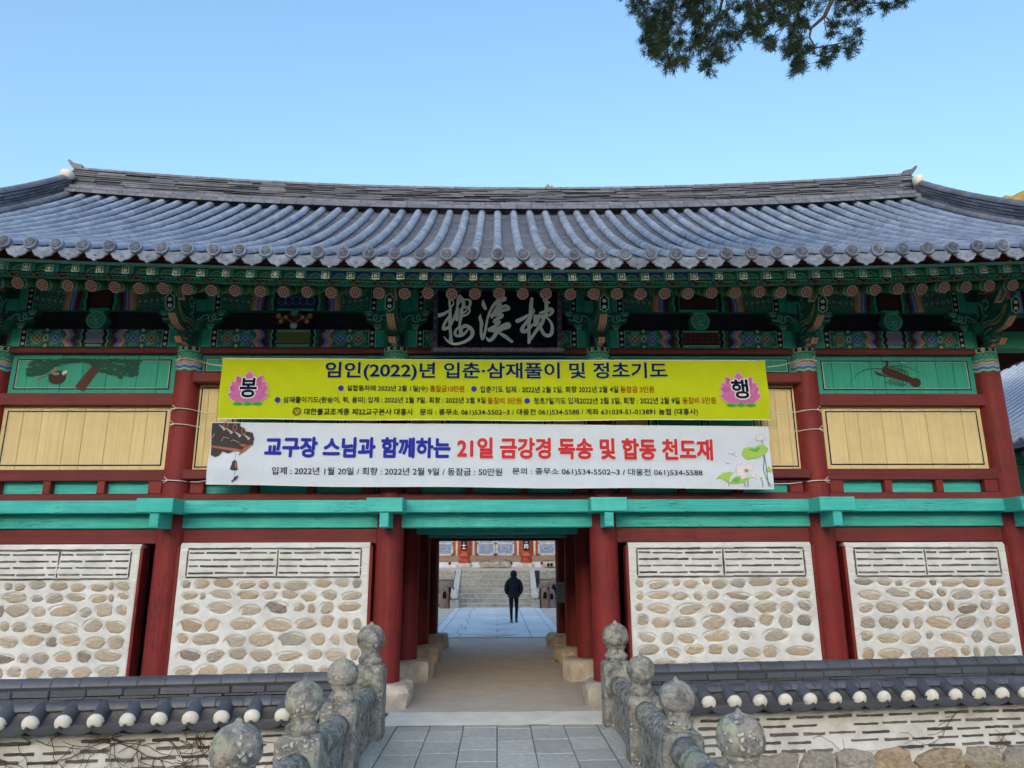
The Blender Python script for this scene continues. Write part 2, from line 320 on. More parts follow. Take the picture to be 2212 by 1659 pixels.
# ------------------------------------------------------------------ flat painting (thin layers of real polygons on a face)
class Canvas:
    def __init__(s, step=.0012): s.mb = MB(); s.step = step
    def _p(s, pts, l): return [(u, l*s.step, v) for u, v in pts]
    def poly(s, pts, mat, l=1):
        a = sum(pts[i][0]*pts[(i+1) % len(pts)][1]-pts[(i+1) % len(pts)][0]*pts[i][1] for i in range(len(pts)))
        if a < 0: pts = pts[::-1]
        s.mb.add(s._p(pts, l), [tuple(range(len(pts)))], mat)
    def rect(s, u0, u1, v0, v1, mat, l=1): s.poly([(u0, v0), (u1, v0), (u1, v1), (u0, v1)], mat, l)
    def disc(s, c, r, mat, l=1, n=14, ry=None): s.poly([(c[0]+r*math.cos(2*math.pi*k/n), c[1]+(ry or r)*math.sin(2*math.pi*k/n)) for k in range(n)], mat, l)
    def ring(s, c, r, w, mat, l=1, n=14, a0=0, a1=360, ry=1.0):
        pts = []
        for k in range(n+1):
            t = R(a0+(a1-a0)*k/n); pts.append((c[0]+r*math.cos(t), c[1]+r*ry*math.sin(t)))
        s.stroke(pts, w, mat, l)
    def stroke(s, pts, w, mat, l=1, smooth=0, round_=False):
        ww = list(w) if isinstance(w, (list, tuple)) else [w]*len(pts)
        P = [Vector((p[0], p[1])) for p in pts]
        for _ in range(smooth):
            Q = [P[0]]; q = [ww[0]]
            for i in range(len(P)-1):
                Q += [P[i]*.75+P[i+1]*.25, P[i]*.25+P[i+1]*.75]; q += [ww[i]*.75+ww[i+1]*.25, ww[i]*.25+ww[i+1]*.75]
            Q.append(P[-1]); q.append(ww[-1]); P, ww = Q, q
        n = len(P); vs = []
        for i in range(n):
            t = P[min(i+1, n-1)]-P[max(i-1, 0)]
            if t.length < 1e-9: t = Vector((1, 0))
            t.normalize(); nn = Vector((-t.y, t.x))*ww[i]*.5
            vs += [P[i]+nn, P[i]-nn]
        s.mb.add(s._p([(p.x, p.y) for p in vs], l), [(2*i+1, 2*i+3, 2*i+2, 2*i) for i in range(n-1)], mat)
        if round_:
            s.disc(P[0], ww[0]*.5, mat, l+.3); s.disc(P[-1], ww[-1]*.5, mat, l+.6)
    def flower(s, c, r, mat='p_white', l=3, n=6):
        for k in range(n):
            t = 2*math.pi*k/n; s.disc((c[0]+r*.62*math.cos(t), c[1]+r*.62*math.sin(t)), r*.36, mat, l, 6)
        s.disc(c, r*.28, mat, l+.4, 6)
    def onto(s, name, parent, fn):
        s.mb.v = [fn(u, d, v) for u, d, v in s.mb.v]; return s.mb.obj(name, parent)

def text_mesh(body, off=0.0):
    c = bpy.data.curves.new('lettering', 'FONT'); c.body = body; c.offset = off; c.resolution_u = 3
    o = bpy.data.objects.new('lettering', c); COL.objects.link(o); bpy.context.view_layer.update()
    me = bpy.data.meshes.new_from_object(o.evaluated_get(bpy.context.evaluated_depsgraph_get()))
    co = np.empty(len(me.vertices)*3); me.vertices.foreach_get('co', co); co = co.reshape(-1, 3)[:, :2]
    fs = [tuple(p.vertices) for p in me.polygons]
    bpy.data.objects.remove(o); bpy.data.curves.remove(c); bpy.data.meshes.remove(me); return co, fs
def put_text(cv, body, u0, u1, v0, v1, mat, l=2, bold=0.0, halo=None, hoff=.05):
    """lettering fitted to a box; heavier weights are built from slightly shifted sheets"""
    co, fs = text_mesh(body); mn = co.min(0)-bold; mxx = co.max(0)+bold
    def lay(dx, dy, ll, mt): cv.mb.add(cv._p([(u0+(p[0]+dx-mn[0])/(mxx[0]-mn[0])*(u1-u0), v0+(p[1]+dy-mn[1])/(mxx[1]-mn[1])*(v1-v0)) for p in co], ll), fs, mt)
    if halo:
        for k in range(10): lay((bold+hoff)*math.cos(k*.628), (bold+hoff)*math.sin(k*.628), l-1.6+.1*k, halo)
    if bold:
        for k in range(8): lay(bold*math.cos(k*.785), bold*math.sin(k*.785), l+.1*k, mat)
    lay(0, 0, l+.8, mat)
# ================================================================== THE SETTING
YC = 10.8                              # axis of the gate's front columns
PX_, PYL, PYR = 1.476, [1.55, 3.0, 4.45, 5.91, 7.31, 8.85], [1.55, 3.1, 4.69, 6.28, 7.78, 9.38]
WALL_K, WALL_Y = .112, 8.72            # line of the garden walls: y = WALL_Y + WALL_K*x
def gh(x, y):
    wy = WALL_Y + WALL_K*x
    t = min(max((y-wy+.15)/.3, 0), 1)
    lo = -.46 - .02*max(0, wy-y)
    if y < wy-1.4: lo -= 1.2*min(1, (wy-1.4-y)/1.2)*(1 if y > 1 else max(0, 1-(1-y)/2))
    far = max(0, (abs(x)-30)/40)
    if y < 1: lo = max(lo, -.55)
    return lo*(1-t) + (-.03)*t
def lin(a, b, n): return [a+(b-a)*i/(n-1) for i in range(n)]
xs = [-3000, -800, -200, -60, -30] + lin(-16, 16, 65) + [30, 60, 200, 800, 3000]
ys = [-3000, -800, -200, -60, -20, -5] + lin(-2, 14, 97) + [16, 18, 24, 30, 38, 60, 120, 400, 3000]
mb = MB(); nx = len(xs)
mb.add([(x, y, gh(x, y)+(.03*noise.noise(Vector((x*1.3, y*1.3, 0))) if abs(x) < 16 and y < WALL_Y+WALL_K*x-.3 else 0)) for y in ys for x in xs],
       [(j*nx+i, j*nx+i+1, (j+1)*nx+i+1, (j+1)*nx+i) for j in range(len(ys)-1) for i in range(nx-1)], 'bank', True)
struct('ground', mb)
# packed earth floor of the passage and a lime-washed threshold
mb = MB(); n = 14
YF0, YF1 = Pz(1073, 1540)[1], Pz(1073, 1378.5)[1]
mb.add([(x, y, .004+.006*noise.noise(Vector((x*2, y*2, 1)))) for y in lin(YF0, YF1, 20) for x in lin(-9.5, 9.5, 60)], [(j*60+i, j*60+i+1, (j+1)*60+i+1, (j+1)*60+i) for j in range(19) for i in range(59)], 'earth', True)
struct('passage_floor', mb)
mb = MB()
ye = [Pz(1073, 1567)[1], Pz(1073, 1553)[1], YF0+.02]
gx = lin(-1.42, 1.42, 24)
mb.add([(x, ye[j]+(.05*noise.noise(Vector((x*3, j, 4))) if j != 1 else 0), [0.002, .018, .012][j]+.006*noise.noise(Vector((x*4, j*3, 2)))) for j in range(3) for x in gx], [(j*24+i, j*24+i+1, (j+1)*24+i+1, (j+1)*24+i) for j in range(2) for i in range(23)], 'cement', True)
struct('threshold_path', mb)

# bridge: slab body with separate paving stones
mb = MB(); mb.box(-1.62, 1.62, -1.0, ye[0]-.002, -.42, -.02, 'paver_gap')
mb.box(-1.66, 1.66, 7.9, ye[0]-.004, -1.9, -.43, 'found_stone'); mb.box(-1.66, 1.66, -1.0, .6, -1.9, -.43, 'found_stone')
bridge = struct('bridge_deck', mb); EMPTY_LOC[bridge.name] = tuple(bridge.location)
def slab_mesh(w, d, h=.05, b=.006):
    m = MB(); m.add([(-w/2, -d/2, -h), (w/2, -d/2, -h), (w/2, d/2, -h), (-w/2, d/2, -h), (-w/2, -d/2, -b), (w/2, -d/2, -b), (w/2, d/2, -b), (-w/2, d/2, -b), (-w/2+b, -d/2+b, 0), (w/2-b, -d/2+b, 0), (w/2-b, d/2-b, 0), (-w/2+b, d/2-b, 0)],
                    [(8, 9, 10, 11)]+[f for i in range(4) for f in ((4+i, 4+(i+1) % 4, 8+(i+1) % 4, 8+i), (i, (i+1) % 4, 4+(i+1) % 4, 4+i))], 'paver'); return m.mesh('paving_slab')
sm_ = slab_mesh(.4, .5); 
cw = .405
for c in range(6):
    x0 = -1.215 + c*cw; y = -1.0 - rnd.random()*.4
    while y < ye[0]-.03:
        d = rnd.choice([.46, .5, .54, .62]); y1 = min(y+d, ye[0]-.012)
        if y1-y > .08 and y1 > -.9: inst('paving_slab', sm_, bridge, TRS((x0+cw/2, (y+y1)/2, .002+rnd.uniform(-.002, .002)), (rnd.uniform(-.004, .004), rnd.uniform(-.004, .004), 0), ((cw-.010)/.4, (y1-y-.010)/.5, 1)))
        y = y1
for sx in (-1, 1):
    y = -1.0
    while y < ye[0]-.05:
        y1 = min(y+rnd.uniform(.8, 1.2), ye[0]-.012)
        inst('edge_slab', sm_, bridge, TRS((sx*1.315, (y+y1)/2, .006), (0, 0, 0), (.18/.4, (y1-y-.01)/.5, 1))); y = y1

# wooded mountain behind the courtyard; unseen hill added behind the camera, shaped to keep the valley in shade
def hill(name, cy, cx, amp, wx, wy, prof, mat, n=70):
    m = MB(); g = [(i/(n-1))*2-1 for i in range(n)]
    vs = []
    for v in g:
        for u in g:
            x = cx+u*wx; y = cy+v*wy
            h = prof(x)*max(0, 1-abs(v)**1.5)*max(0, 1-abs(u)**6)
            h += amp*(noise.fractal(Vector((x*.02, y*.02, 3)), 1, 2, 6))*max(0, 1-abs(v)**2) if h > 1 else 0
            h += 5*noise.noise(Vector((x*.16, y*.16, 7)))+2.5*noise.noise(Vector((x*.4, y*.4, 9))) if h > 6 else 0
            vs.append((x, y, h-1.2))
    m.add(vs, [(j*n+i, j*n+i+1, (j+1)*n+i+1, (j+1)*n+i) for j in range(n-1) for i in range(n-1)], mat, True)
    return struct(name, m)
MT1, MT2 = 60, 36
def mprof(x):
    base = 236 - .00035*(x-120)**2
    return max(20, base + MT1*math.exp(-((x-400)/60)**2) + MT2*math.exp(-((x-34)/14)**2))
hill('mountain', 480, 100, 5, 900, 260, mprof, 'forest', 260)
hill('hill', -720, 0, 3, 1500, 300, lambda x: 184, 'forest_dark', 50)  # never in view; crest set just high enough to block the sun
# ================================================================== THE GATE PAVILION
gate = thing('temple_gate', (0, YC, 0), 'long two-storey red and green timber temple gate with curved grey tiled roof', 'gate building')
CX = [Py(-5*S, 1469*S, YC)[0], Py(722*S, 1700*S, YC)[0], -1.585, 1.575, Py(3187*S, 1700*S, YC)[0], Py(3920*S, 1720*S, YC)[0]]
CR = .208
ZB = ZY(1470, YC)                       # foot of the columns, on their stones
Zx = lambda y, Y=YC-.1: Py(200, y, Y)[2]
z_low0, z_low1 = Zx(750.5), Zx(712)     # lower painted beam
z_up0, z_up1 = Zx(671), Zx(622)         # upper painted beam
z_red1 = Zx(763); z_tp0 = Zx(850); z_red2 = Zx(876); z_y0 = Zx(1015); z_r3 = Zx(1040); z_t0 = Zx(1067); z_r4 = Zx(1083.5)
z_nb = Zx(1110, YC-.18); z_lt = Zx(1142); z_rb = Zx(1171); z_cap = Zx(799, YC-.2)

def rough_stone(name, cx, cy, w, d, z0, z1, mat, parent, seed, n=22):
    m = MB(); rr = random.Random(seed); ph = [rr.uniform(.86, 1.12) for _ in range(n)]
    prof = [(.90, z0), (1.0, z0+(z1-z0)*.3), (.97, z0+(z1-z0)*.75), (.86, z1-.02), (.72, z1)]
    prof = [(.94, z0), (1.0, z0+(z1-z0)*.25), (1.0, z0+(z1-z0)*.7), (.93, z1-.03), (.82, z1-.004), (.6, z1)]; vs = []
    for s, z in prof:
        for k in range(n):
            t = 2*math.pi*k/n+.13; e = 1/max(abs(math.cos(t)), abs(math.sin(t)))**.85
            q = s*e*ph[k]*(1+.16*noise.noise(Vector((math.cos(t)*2.5+seed, math.sin(t)*2.5, z*7))))
            vs.append((cx+q*w/2*math.cos(t), cy+q*d/2*math.sin(t), z+(.02*noise.noise(Vector((k, seed, z*9))) if s < .9 else 0)))
    fs = [(i*n+k, i*n+(k+1) % n, (i+1)*n+(k+1) % n, (i+1)*n+k) for i in range(len(prof)-1) for k in range(n)]+[tuple(range((len(prof)-1)*n, len(prof)*n))]
    m.add(vs, fs, mat, False); return m.obj(name, parent)

def column(x, y, z0, z1, mat='red_wood_v', r=CR, n=20):
    m = MB(); h = z1-z0
    m.lathe([(r*(1-.05*abs(t-.35)**1.3*(1 if t > .35 else .6)+(.0)), h*t) for t in (0, .15, .35, .55, .8, 1)], (x, y, z0), mat, n); return m.obj('column', gate)
for i, x in enumerate(CX):
    rough_stone('column_stone', x+(.05 if x < 0 else -.03), YC-.06, .62, .66, -.03, ZB, 'base_stone', gate, 3+i)
    column(x, YC, ZB-.012, z_low0+.02)
    # painted band around the head of the column
    cv = Canvas(.0015); r = CR*.965
    H = z_low0-z_cap
    def bandfn(u, d, v, x=x, r=r): return (x+math.sin(u)*(r+.004+d), YC-math.cos(u)*(r+.004+d), z_cap+v)
    A = lin(-2.0, 2.0, 29)
    def strip(v0, v1, mat, l, amp=0, fr=9, a2=None):
        a2 = amp if a2 is None else a2
        p0 = [(a, v0+amp*math.cos(a*fr)) for a in A]; p1 = [(a, v1+a2*math.cos(a*fr)) for a in A]
        cv.mb.add(cv._p(p0+p1, l), [(k, k+1, k+1+len(A), k+len(A)) for k in range(len(A)-1)], mat)
    strip(0, .80*H, 'p_green', 1, .010, a2=0); strip(.035*H, .10*H, 'p_mint', 2, .010); strip(.12*H, .20*H, 'p_blue', 2, .010); strip(.20*H, .30*H, 'p_ltblue', 2, .010); strip(.32*H, .40*H, 'p_pink', 2, .010)
    strip(.47*H, .50*H, 'p_mint', 2, .012); strip(.80*H, .84*H, 'p_mint', 2); strip(.84*H, .99*H, 'p_black', 2); strip(.97*H, 1.0*H, 'p_teal', 3)
    for k in range(-5, 6):
        cv.ring((k*.34, .60*H), .13*H*2.0, .03*H, 'p_mint', 3, 10, 0, 360, .45); cv.ring((k*.34+.17, .70*H), .10*H*2.0, .03*H, 'p_teal', 3, 10, 0, 360, .45)
        if abs(k) < 4:
            for q in range(6): cv.disc((k*.5+.10*math.cos(q*1.047), .915*H+.05*H*math.sin(q*1.047)), .055, 'p_white', 3.5, 6, ry=.022*H*1.2)
    cv.onto('painted_band', gate, bandfn)

# passage columns behind the front ones, with stones, dark boards between and cross beams over the way
ROWY = [13.05, 15.15, 17.5]
ZP = ZY(1141, YC-.1)
for j, y in enumerate(ROWY):
    for sx in (-1, 1):
        X = sx*1.58
        rough_stone('column_stone', X+sx*(-.06), y-.05, .72+.1*rnd.random(), .75, -.03, .30+.05*rnd.random(), 'base_stone', gate, 20+j*2+sx)
        column(X, y, .26, ZP+.6, 'red_wood_v', .20, 14)
    m = MB(); m.bbox(-1.58, 1.58, y-.12, y+.12, ZP+.0, ZP+.30, 'teal_wood' if j < 2 else 'red_wood_h'); m.obj('cross_beam', gate)
for sx in (-1, 1):
    for a, b in ((YC+.25, ROWY[0]-.2), (ROWY[0]+.2, ROWY[1]-.2), (ROWY[1]+.2, ROWY[2]-.2)):
        m = MB(); k = 6; w = (b-a)/k
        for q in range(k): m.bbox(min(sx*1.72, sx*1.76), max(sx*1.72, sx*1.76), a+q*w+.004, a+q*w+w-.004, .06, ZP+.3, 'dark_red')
        m.obj('side_boarding', gate)
m = MB()
y = YC+.2
while y < ROWY[2]+.2:
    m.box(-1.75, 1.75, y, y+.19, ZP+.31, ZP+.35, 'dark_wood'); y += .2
m.obj('passage_ceiling', gate)
# back wall and dark storey behind the front panels (rooms)
m = MB(); m.box(CX[0], -1.78, ROWY[2]-.08, ROWY[2]+.05, 0, 6.3, 'plaster'); m.box(1.78, CX[5], ROWY[2]-.08, ROWY[2]+.05, 0, 6.3, 'plaster'); m.box(-1.77, 1.77, ROWY[2]-.08, ROWY[2]+.05, ZP+.3, 6.3, 'plaster'); m.obj('rear_wall', gate)
for sx, X in ((-1, CX[0]), (1, CX[5])):
    m = MB(); m.box(X-.06, X+.06, YC+.2, ROWY[2]-.1, 0, 7.0, 'plaster'); m.box(X-.12, X+.12, YC+.19, ROWY[2]-.09, 2.5, 2.8, 'red_wood_h'); m.box(X-.12, X+.12, YC+.19, ROWY[2]-.09, 5.0, 5.3, 'red_wood_h')
    m.prism([(YC-.2, 6.9), (ROWY[2]+.2, 6.9), ((YC+ROWY[2])/2, 9.0)], X-.05, X+.05, 'x', 'dark_red'); m.obj('gable_wall', gate)

def hbeam(name, i, y0, y1, z0, z1, mat, inset=.0, b=.012):
    m = MB(); m.bbox(CX[i]+inset, CX[i+1]-inset, y0, y1, z0, z1, mat, b); return m.obj(name, gate)

# ---- painted patterns on the two decorated beams of a bay
def beam_paint(w, h, kind, upper):
    cv = Canvas(.0012); W2 = w/2
    cen = max(.10*h*8, W2-4.05*h)
    if not upper:
        cv.rect(0, w, 0, h, 'p_green', 1)
        cm = {'a': 'p_lav', 'b': 'p_olive', 'c': 'p_dkred'}[kind]
        cv.rect(W2-cen, W2+cen, 0, h, 'p_teal', 2); cv.rect(W2-cen+.0, W2+cen, .10*h, .94*h, 'p_black', 3); cv.rect(W2-cen, W2+cen, .20*h, .90*h, cm, 4); cv.rect(W2-cen, W2+cen, .115*h, .14*h, 'p_white', 4); cv.rect(W2-cen, W2+cen, .90*h, .925*h, 'p_white', 4)
        if kind == 'c':
            for a in range(int(cen*2/.07)):
                for c in range(3): cv.disc((W2-cen+.05+a*.07, h*(.35+.2*c)), .007, 'p_ochre', 5, 5)
    else:
        cv.rect(0, w, 0, h, 'p_dkgreen', 1)
        cm = {'a': 'p_brown', 'b': 'p_navyblue', 'c': 'p_brown'}[kind]
        cv.rect(W2-cen*1.02, W2+cen*1.02, 0, h, 'p_teal', 2); cv.rect(W2-cen, W2+cen, .10*h, h, 'p_black', 3); cv.rect(W2-cen, W2+cen, .14*h, h, cm, 4)
        if kind == 'b':
            for q in range(5): cv.ring((W2+(q-2)*cen*.38, h*.45), .17*h, .02*h, 'p_ltblue', 5, 10, 200, 520); cv.ring((W2, h*.45), .33*h, .025*h, 'p_ltblue', 5)
    hh = h/(1.0 if not upper else 1.35)
    for sgn in (1, -1):
        X = lambda u, s=sgn: u if s > 0 else w-u
        def rct(a, b, c, d, mat, l): cv.rect(min(X(a), X(b)), max(X(a), X(b)), c, d, mat, l)
        def wave(u, wd, amp, mat, l, fr=1.5, ph=0.0, zig=False):
            N = 12; p0 = []; p1 = []
            for k in range(N+1):
                v = h*k/N; a = (abs(((k/N*fr*2+ph) % 2)-1)*2-1)*amp if zig else amp*math.sin(2*math.pi*fr*k/N+ph)
                p0.append((X(u+a), v)); p1.append((X(u+a+wd), v))
            vs = p0+p1; f = [(k, k+1, k+1+N+1, k+N+1) for k in range(N)]
            if sgn > 0: f = [q[::-1] for q in f]
            cv.mb.add(cv._p(vs, l), f, mat)
        rct(0, .40*hh, 0, h, 'p_teal', 2); rct(.42*hh, .47*hh, 0, h, 'p_mint', 2)
        rct(.50*hh, .78*hh, 0, h, 'p_black', 2); rct(.80*hh, .84*hh, 0, h, 'p_mint', 2)
        nf = 3 if not upper else 4
        for k in range(nf): cv.flower((X(.64*hh), h*(k+.5)/nf), .10*hh, 'p_white', 3)
        rct(.85*hh, 2.95*hh, 0, h, 'p_dkgreen', 2.2)
        if not upper:
            for c, mt in ((1.38, 'p_ochre'), (2.36, 'p_blue')):
                cc = (X(c*hh), h*.5)
                cv.disc(cc, .44*h, 'p_green', 3); cv.poly([(cc[0]+.40*h, cc[1]), (cc[0], cc[1]+.40*h), (cc[0]-.40*h, cc[1]), (cc[0], cc[1]-.40*h)], 'p_mint' if mt == 'p_ochre' else 'p_ltblue', 4)
                cv.poly([(cc[0]+.34*h, cc[1]), (cc[0], cc[1]+.34*h), (cc[0]-.34*h, cc[1]), (cc[0], cc[1]-.34*h)], 'p_'+('olive' if mt == 'p_ochre' else 'blue'), 5)
                for q in range(4): cv.disc((cc[0]+.13*h*math.cos(q*1.571), cc[1]+.13*h*math.sin(q*1.571)), .085*h, 'p_pink' if mt == 'p_ochre' else 'p_ltblue', 6, 8)
                cv.disc(cc, .05*h, 'p_black', 7, 6)
                for q in range(8):
                    a = q*.785+.39; cv.ring((cc[0]+.43*h*math.cos(a), cc[1]+.40*h*math.sin(a)), .075*h, .03*h, 'p_mint' if q % 2 else 'p_teal', 6.5, 8)
            cv.ring((X(1.87*hh), h*.5), .09*h, .045*h, 'p_white', 7, 12, 0, 360, 2.0)
            for v in (.06, .94): cv.disc((X(1.87*hh), h*v), .10*h, 'p_cream', 6, 8); cv.disc((X(.98*hh), h*v), .05*h, 'p_ltblue', 6, 8); cv.disc((X(2.78*hh), h*v), .05*h, 'p_ltblue', 6, 8)
            wave(2.84*hh, .30*hh, .10*hh, 'p_pink', 3, 1.5, 1.57); wave(3.10*hh, .26*hh, .10*hh, 'p_blue', 4, 1.5, 1.57); wave(3.16*hh, .06*hh, .10*hh, 'p_ltblue', 5, 1.5, 1.57); wave(3.33*hh, .30*hh, .10*hh, 'p_dkred', 5, 1.5, 1.57); wave(3.56*hh, .22*hh, .05*hh, 'p_dkgreen', 6, 2.5); wave(3.74*hh, .14*hh, .05*hh, 'p_mint', 7, 2.5); wave(3.80*hh, .20*hh, .05*hh, 'p_black', 8, 2.5)
        else:
            for q in range(40):
                c = (X((.98+.042*q)*hh), h*(.10+.82*((q*.37+.13) % 1))); rr_ = .085*hh*(1+.6*((q*.61) % 1))
                cv.ring(c, rr_, .028*hh, ('p_teal', 'p_mint', 'p_green', 'p_grey')[q % 4], 3+.2*(q % 4), 10, q*50, q*50+300)
                if q % 4 == 1: cv.flower(c, .07*hh, 'p_pink', 5, 5)
            wave(2.60*hh, .16*hh, .10*hh, 'p_ochre', 3, .5, .8, True); wave(2.74*hh, .24*hh, .10*hh, 'p_pink', 3.5, .5, .8, True); wave(2.98*hh, .30*hh, .10*hh, 'p_blue', 4, .5, .8, True); wave(3.06*hh, .08*hh, .10*hh, 'p_ltblue', 5, .5, .8, True); wave(3.28*hh, .24*hh, .10*hh, 'p_dkred', 5, .5, .8, True); wave(3.50*hh, .20*hh, .04*hh, 'p_dkgreen', 6, 2); wave(3.68*hh, .14*hh, .04*hh, 'p_teal', 7, 2); wave(3.80*hh, .20*hh, .03*hh, 'p_black', 8, 2)
    return cv

YB = YC-.13
for i in range(5):
    x0, x1 = CX[i], CX[i+1]; kind = 'abcba'[i] if i != 3 else 'c'
    if i == 1: kind = 'b'
    # beams
    hbeam('painted_lower_beam', i, YB, YC+.12, z_low0, z_low1, 'p_green', CR*.6)
    hbeam('painted_upper_beam', i, YB+.02, YC+.12, z_up0, z_up1+.18, 'p_dkgreen', 0)
    w = x1-x0-2*CR*.93
    cv = beam_paint(w, z_low1-z_low0-.006, kind, False); cv.onto('beam_painting', gate, lambda u, d, v, x=x0+CR*.93: (x+u, YB-.001-d, z_low0+.003+v))
    cv = beam_paint(w, z_up1-z_up0-.004, kind, True); cv.onto('beam_painting', gate, lambda u, d, v, x=x0+CR*.93: (x+u, YB+.019-d, z_up0+.003+v))
    m = MB(); m.box(x0+.03, x1-.03, YC-.02, YC+.08, z_low1-.01, z_up0+.01, 'void'); m.obj('dark_gap_sheet', gate)  # near-black sheet whose colour stands in for the shaded gap behind the brackets
    hbeam('red_rail', i, YB+.015, YC+.1, z_red1, z_low0-.002, 'red_wood_h', CR*.6)

    # --- carved vase bracket (hwaban) in the middle of the bay and scroll brackets by the columns
    zc, hz = (z_low1+z_up0)/2, z_up0-z_low1
    def outline(k):
        if k == 'pot':
            P = [(-.42, .5), (-.34, .36), (-.52, .18), (-.58, -.05), (-.46, -.32), (-.26, -.49), (.26, -.49), (.46, -.32), (.58, -.05), (.52, .18), (.34, .36), (.42, .5)]
        else:
            P = [(-.16, -.49), (-.2, -.25), (-.4, -.05), (-.95, -.25), (-.75, .05), (-1.0, .30), (-.45, .25), (-.16, .5), (.16, .5), (.45, .25), (1.0, .30), (.75, .05), (.95, -.25), (.4, -.05), (.2, -.25), (.16, -.49)]
        return [(a*hz*.92+.0, b*hz*.99) for a, b in P]
    xm = (x0+x1)/2; pot = i in (0, 3, 4)
    if i != 2:
        m = MB(); P = outline('pot' if pot else 'fl'); m.prism([(xm+a, zc+b) for a, b in P], YB-.03, YC-.01, 'y', 'p_green' if pot else 'p_dkred')
        br = m.obj('vase_bracket', gate)
        cv = Canvas(.0012)
        if pot:
            cv.poly([(a*.86, b*.86) for a, b in P], 'p_teal', 1); cv.poly([(a*.76, b*.78) for a, b in P], 'p_green', 2)
            cv.rect(-.36*hz, .36*hz, .36*hz, .485*hz, 'p_teal', 3)
            for q in range(9):
                a = q*.7; cv.ring((.24*hz*math.cos(a), .20*hz*math.sin(a)-.06*hz), .085*hz, .026*hz, 'p_mint' if q % 2 else 'p_teal', 4, 9)
            cv.ring((0, -.06*hz), .42*hz, .03*hz, 'p_mint', 4.5, 18); cv.disc((0, -.06*hz), .07*hz, 'p_mint', 5, 8); cv.stroke([(-.2*hz, -.2*hz), (0, -.26*hz), (.2*hz, -.2*hz)], .03*hz, 'p_mint', 5)
        else:
            for sx in (-1, 1):
                for (a, b, r) in ((.85, .18, .15), (.7, -.1, .13), (.45, .12, .11)):
                    for q in range(5): t = q*1.257; cv.disc(((sx*a+.5*r*math.cos(t))*hz*.92, (b+.6*r*math.sin(t))*hz), r*.42*hz, ('p_white', 'p_pink', 'p_ochre')[int(a*10) % 3], 2+.1*q, 6)
                cv.stroke([(0, -.2*hz), (sx*.4*hz, .05*hz), (sx*.75*hz, .1*hz)], .02*hz, 'p_mint', 1)
            cv.poly([(-.15*hz, -.2*hz), (-.18*hz, -.36*hz), (-.1*hz, -.48*hz), (.1*hz, -.48*hz), (.18*hz, -.36*hz), (.15*hz, -.2*hz)], 'p_mint', 3)
            for q in (-1, 0, 1): cv.ring((q*.09*hz, -.36*hz), .05*hz, .018*hz, 'p_white', 4, 8)
            cv.poly([(-.2*hz, .48*hz), (.2*hz, .48*hz), (.13*hz, .2*hz), (-.13*hz, .2*hz)], 'p_teal', 3)
        cv.onto('bracket_painting', gate, lambda u, d, v: (xm+u, YB-.031-d, zc+v))
    for sx, xc in ((1, x0), (-1, x1)):
        m = MB(); 
        P = [(.17, -.5), (.17, .5), (1.75, .5), (1.68, .28), (1.30, .2), (1.55, -.02), (1.25, -.18), (1.05, -.5)]
        m.prism([(xc+sx*a*hz, zc+b*hz*.99) for a, b in P], YB+.01, YC-.012, 'y', 'p_dkgreen'); m.obj('scroll_bracket', gate)
        cv = Canvas(.0012); f = lambda a, b: (sx*a*hz, b*hz)
        cv.stroke([f(.2, -.02), f(.45, .12), f(.62, .3), (f(.85, .22)), f(.78, -.02), f(1.0, -.1), f(1.2, .1), f(1.1, .3), f(.95, .18), f(1.05, .02), f(1.3, .02), f(1.5, .1)], .065*hz, 'p_mint', 2, 2)
        cv.stroke([f(.2, .2), f(.5, -.05), f(.75, .1), f(.95, .35), f(1.25, .32)], .055*hz, 'p_teal', 3, 2)
        for (a, b) in ((1.42, .37), (.95, -.33)):
            cv.poly([f(a-.19, b+.12), f(a+.19, b+.12), f(a+.14, b-.06), f(a+.08, b-.14), f(a-.08, b-.14), f(a-.14, b-.06)], 'p_mint', 3.5); cv.poly([f(a-.16, b+.09), f(a+.16, b+.09), f(a+.11, b-.05), f(a-.11, b-.05)], 'p_green', 4.5)
            cv.ring(f(a-.05, b+.01), .035*hz, .02*hz, 'p_mint', 5.5, 7); cv.ring(f(a+.05, b+.01), .035*hz, .02*hz, 'p_mint', 5.5, 7)
        cv.poly([f(.2, -.3), f(.2, .06), f(.48, .12), f(.52, -.15), f(.42, -.32)], 'p_lav', 1); cv.ring(f(.35, -.08), .1*hz, .03*hz, 'p_mint', 2.5, 9, 0, 280)
        cv.onto('bracket_painting', gate, lambda u, d, v, xc=xc: (xc+u, YB+.009-d, zc+v))

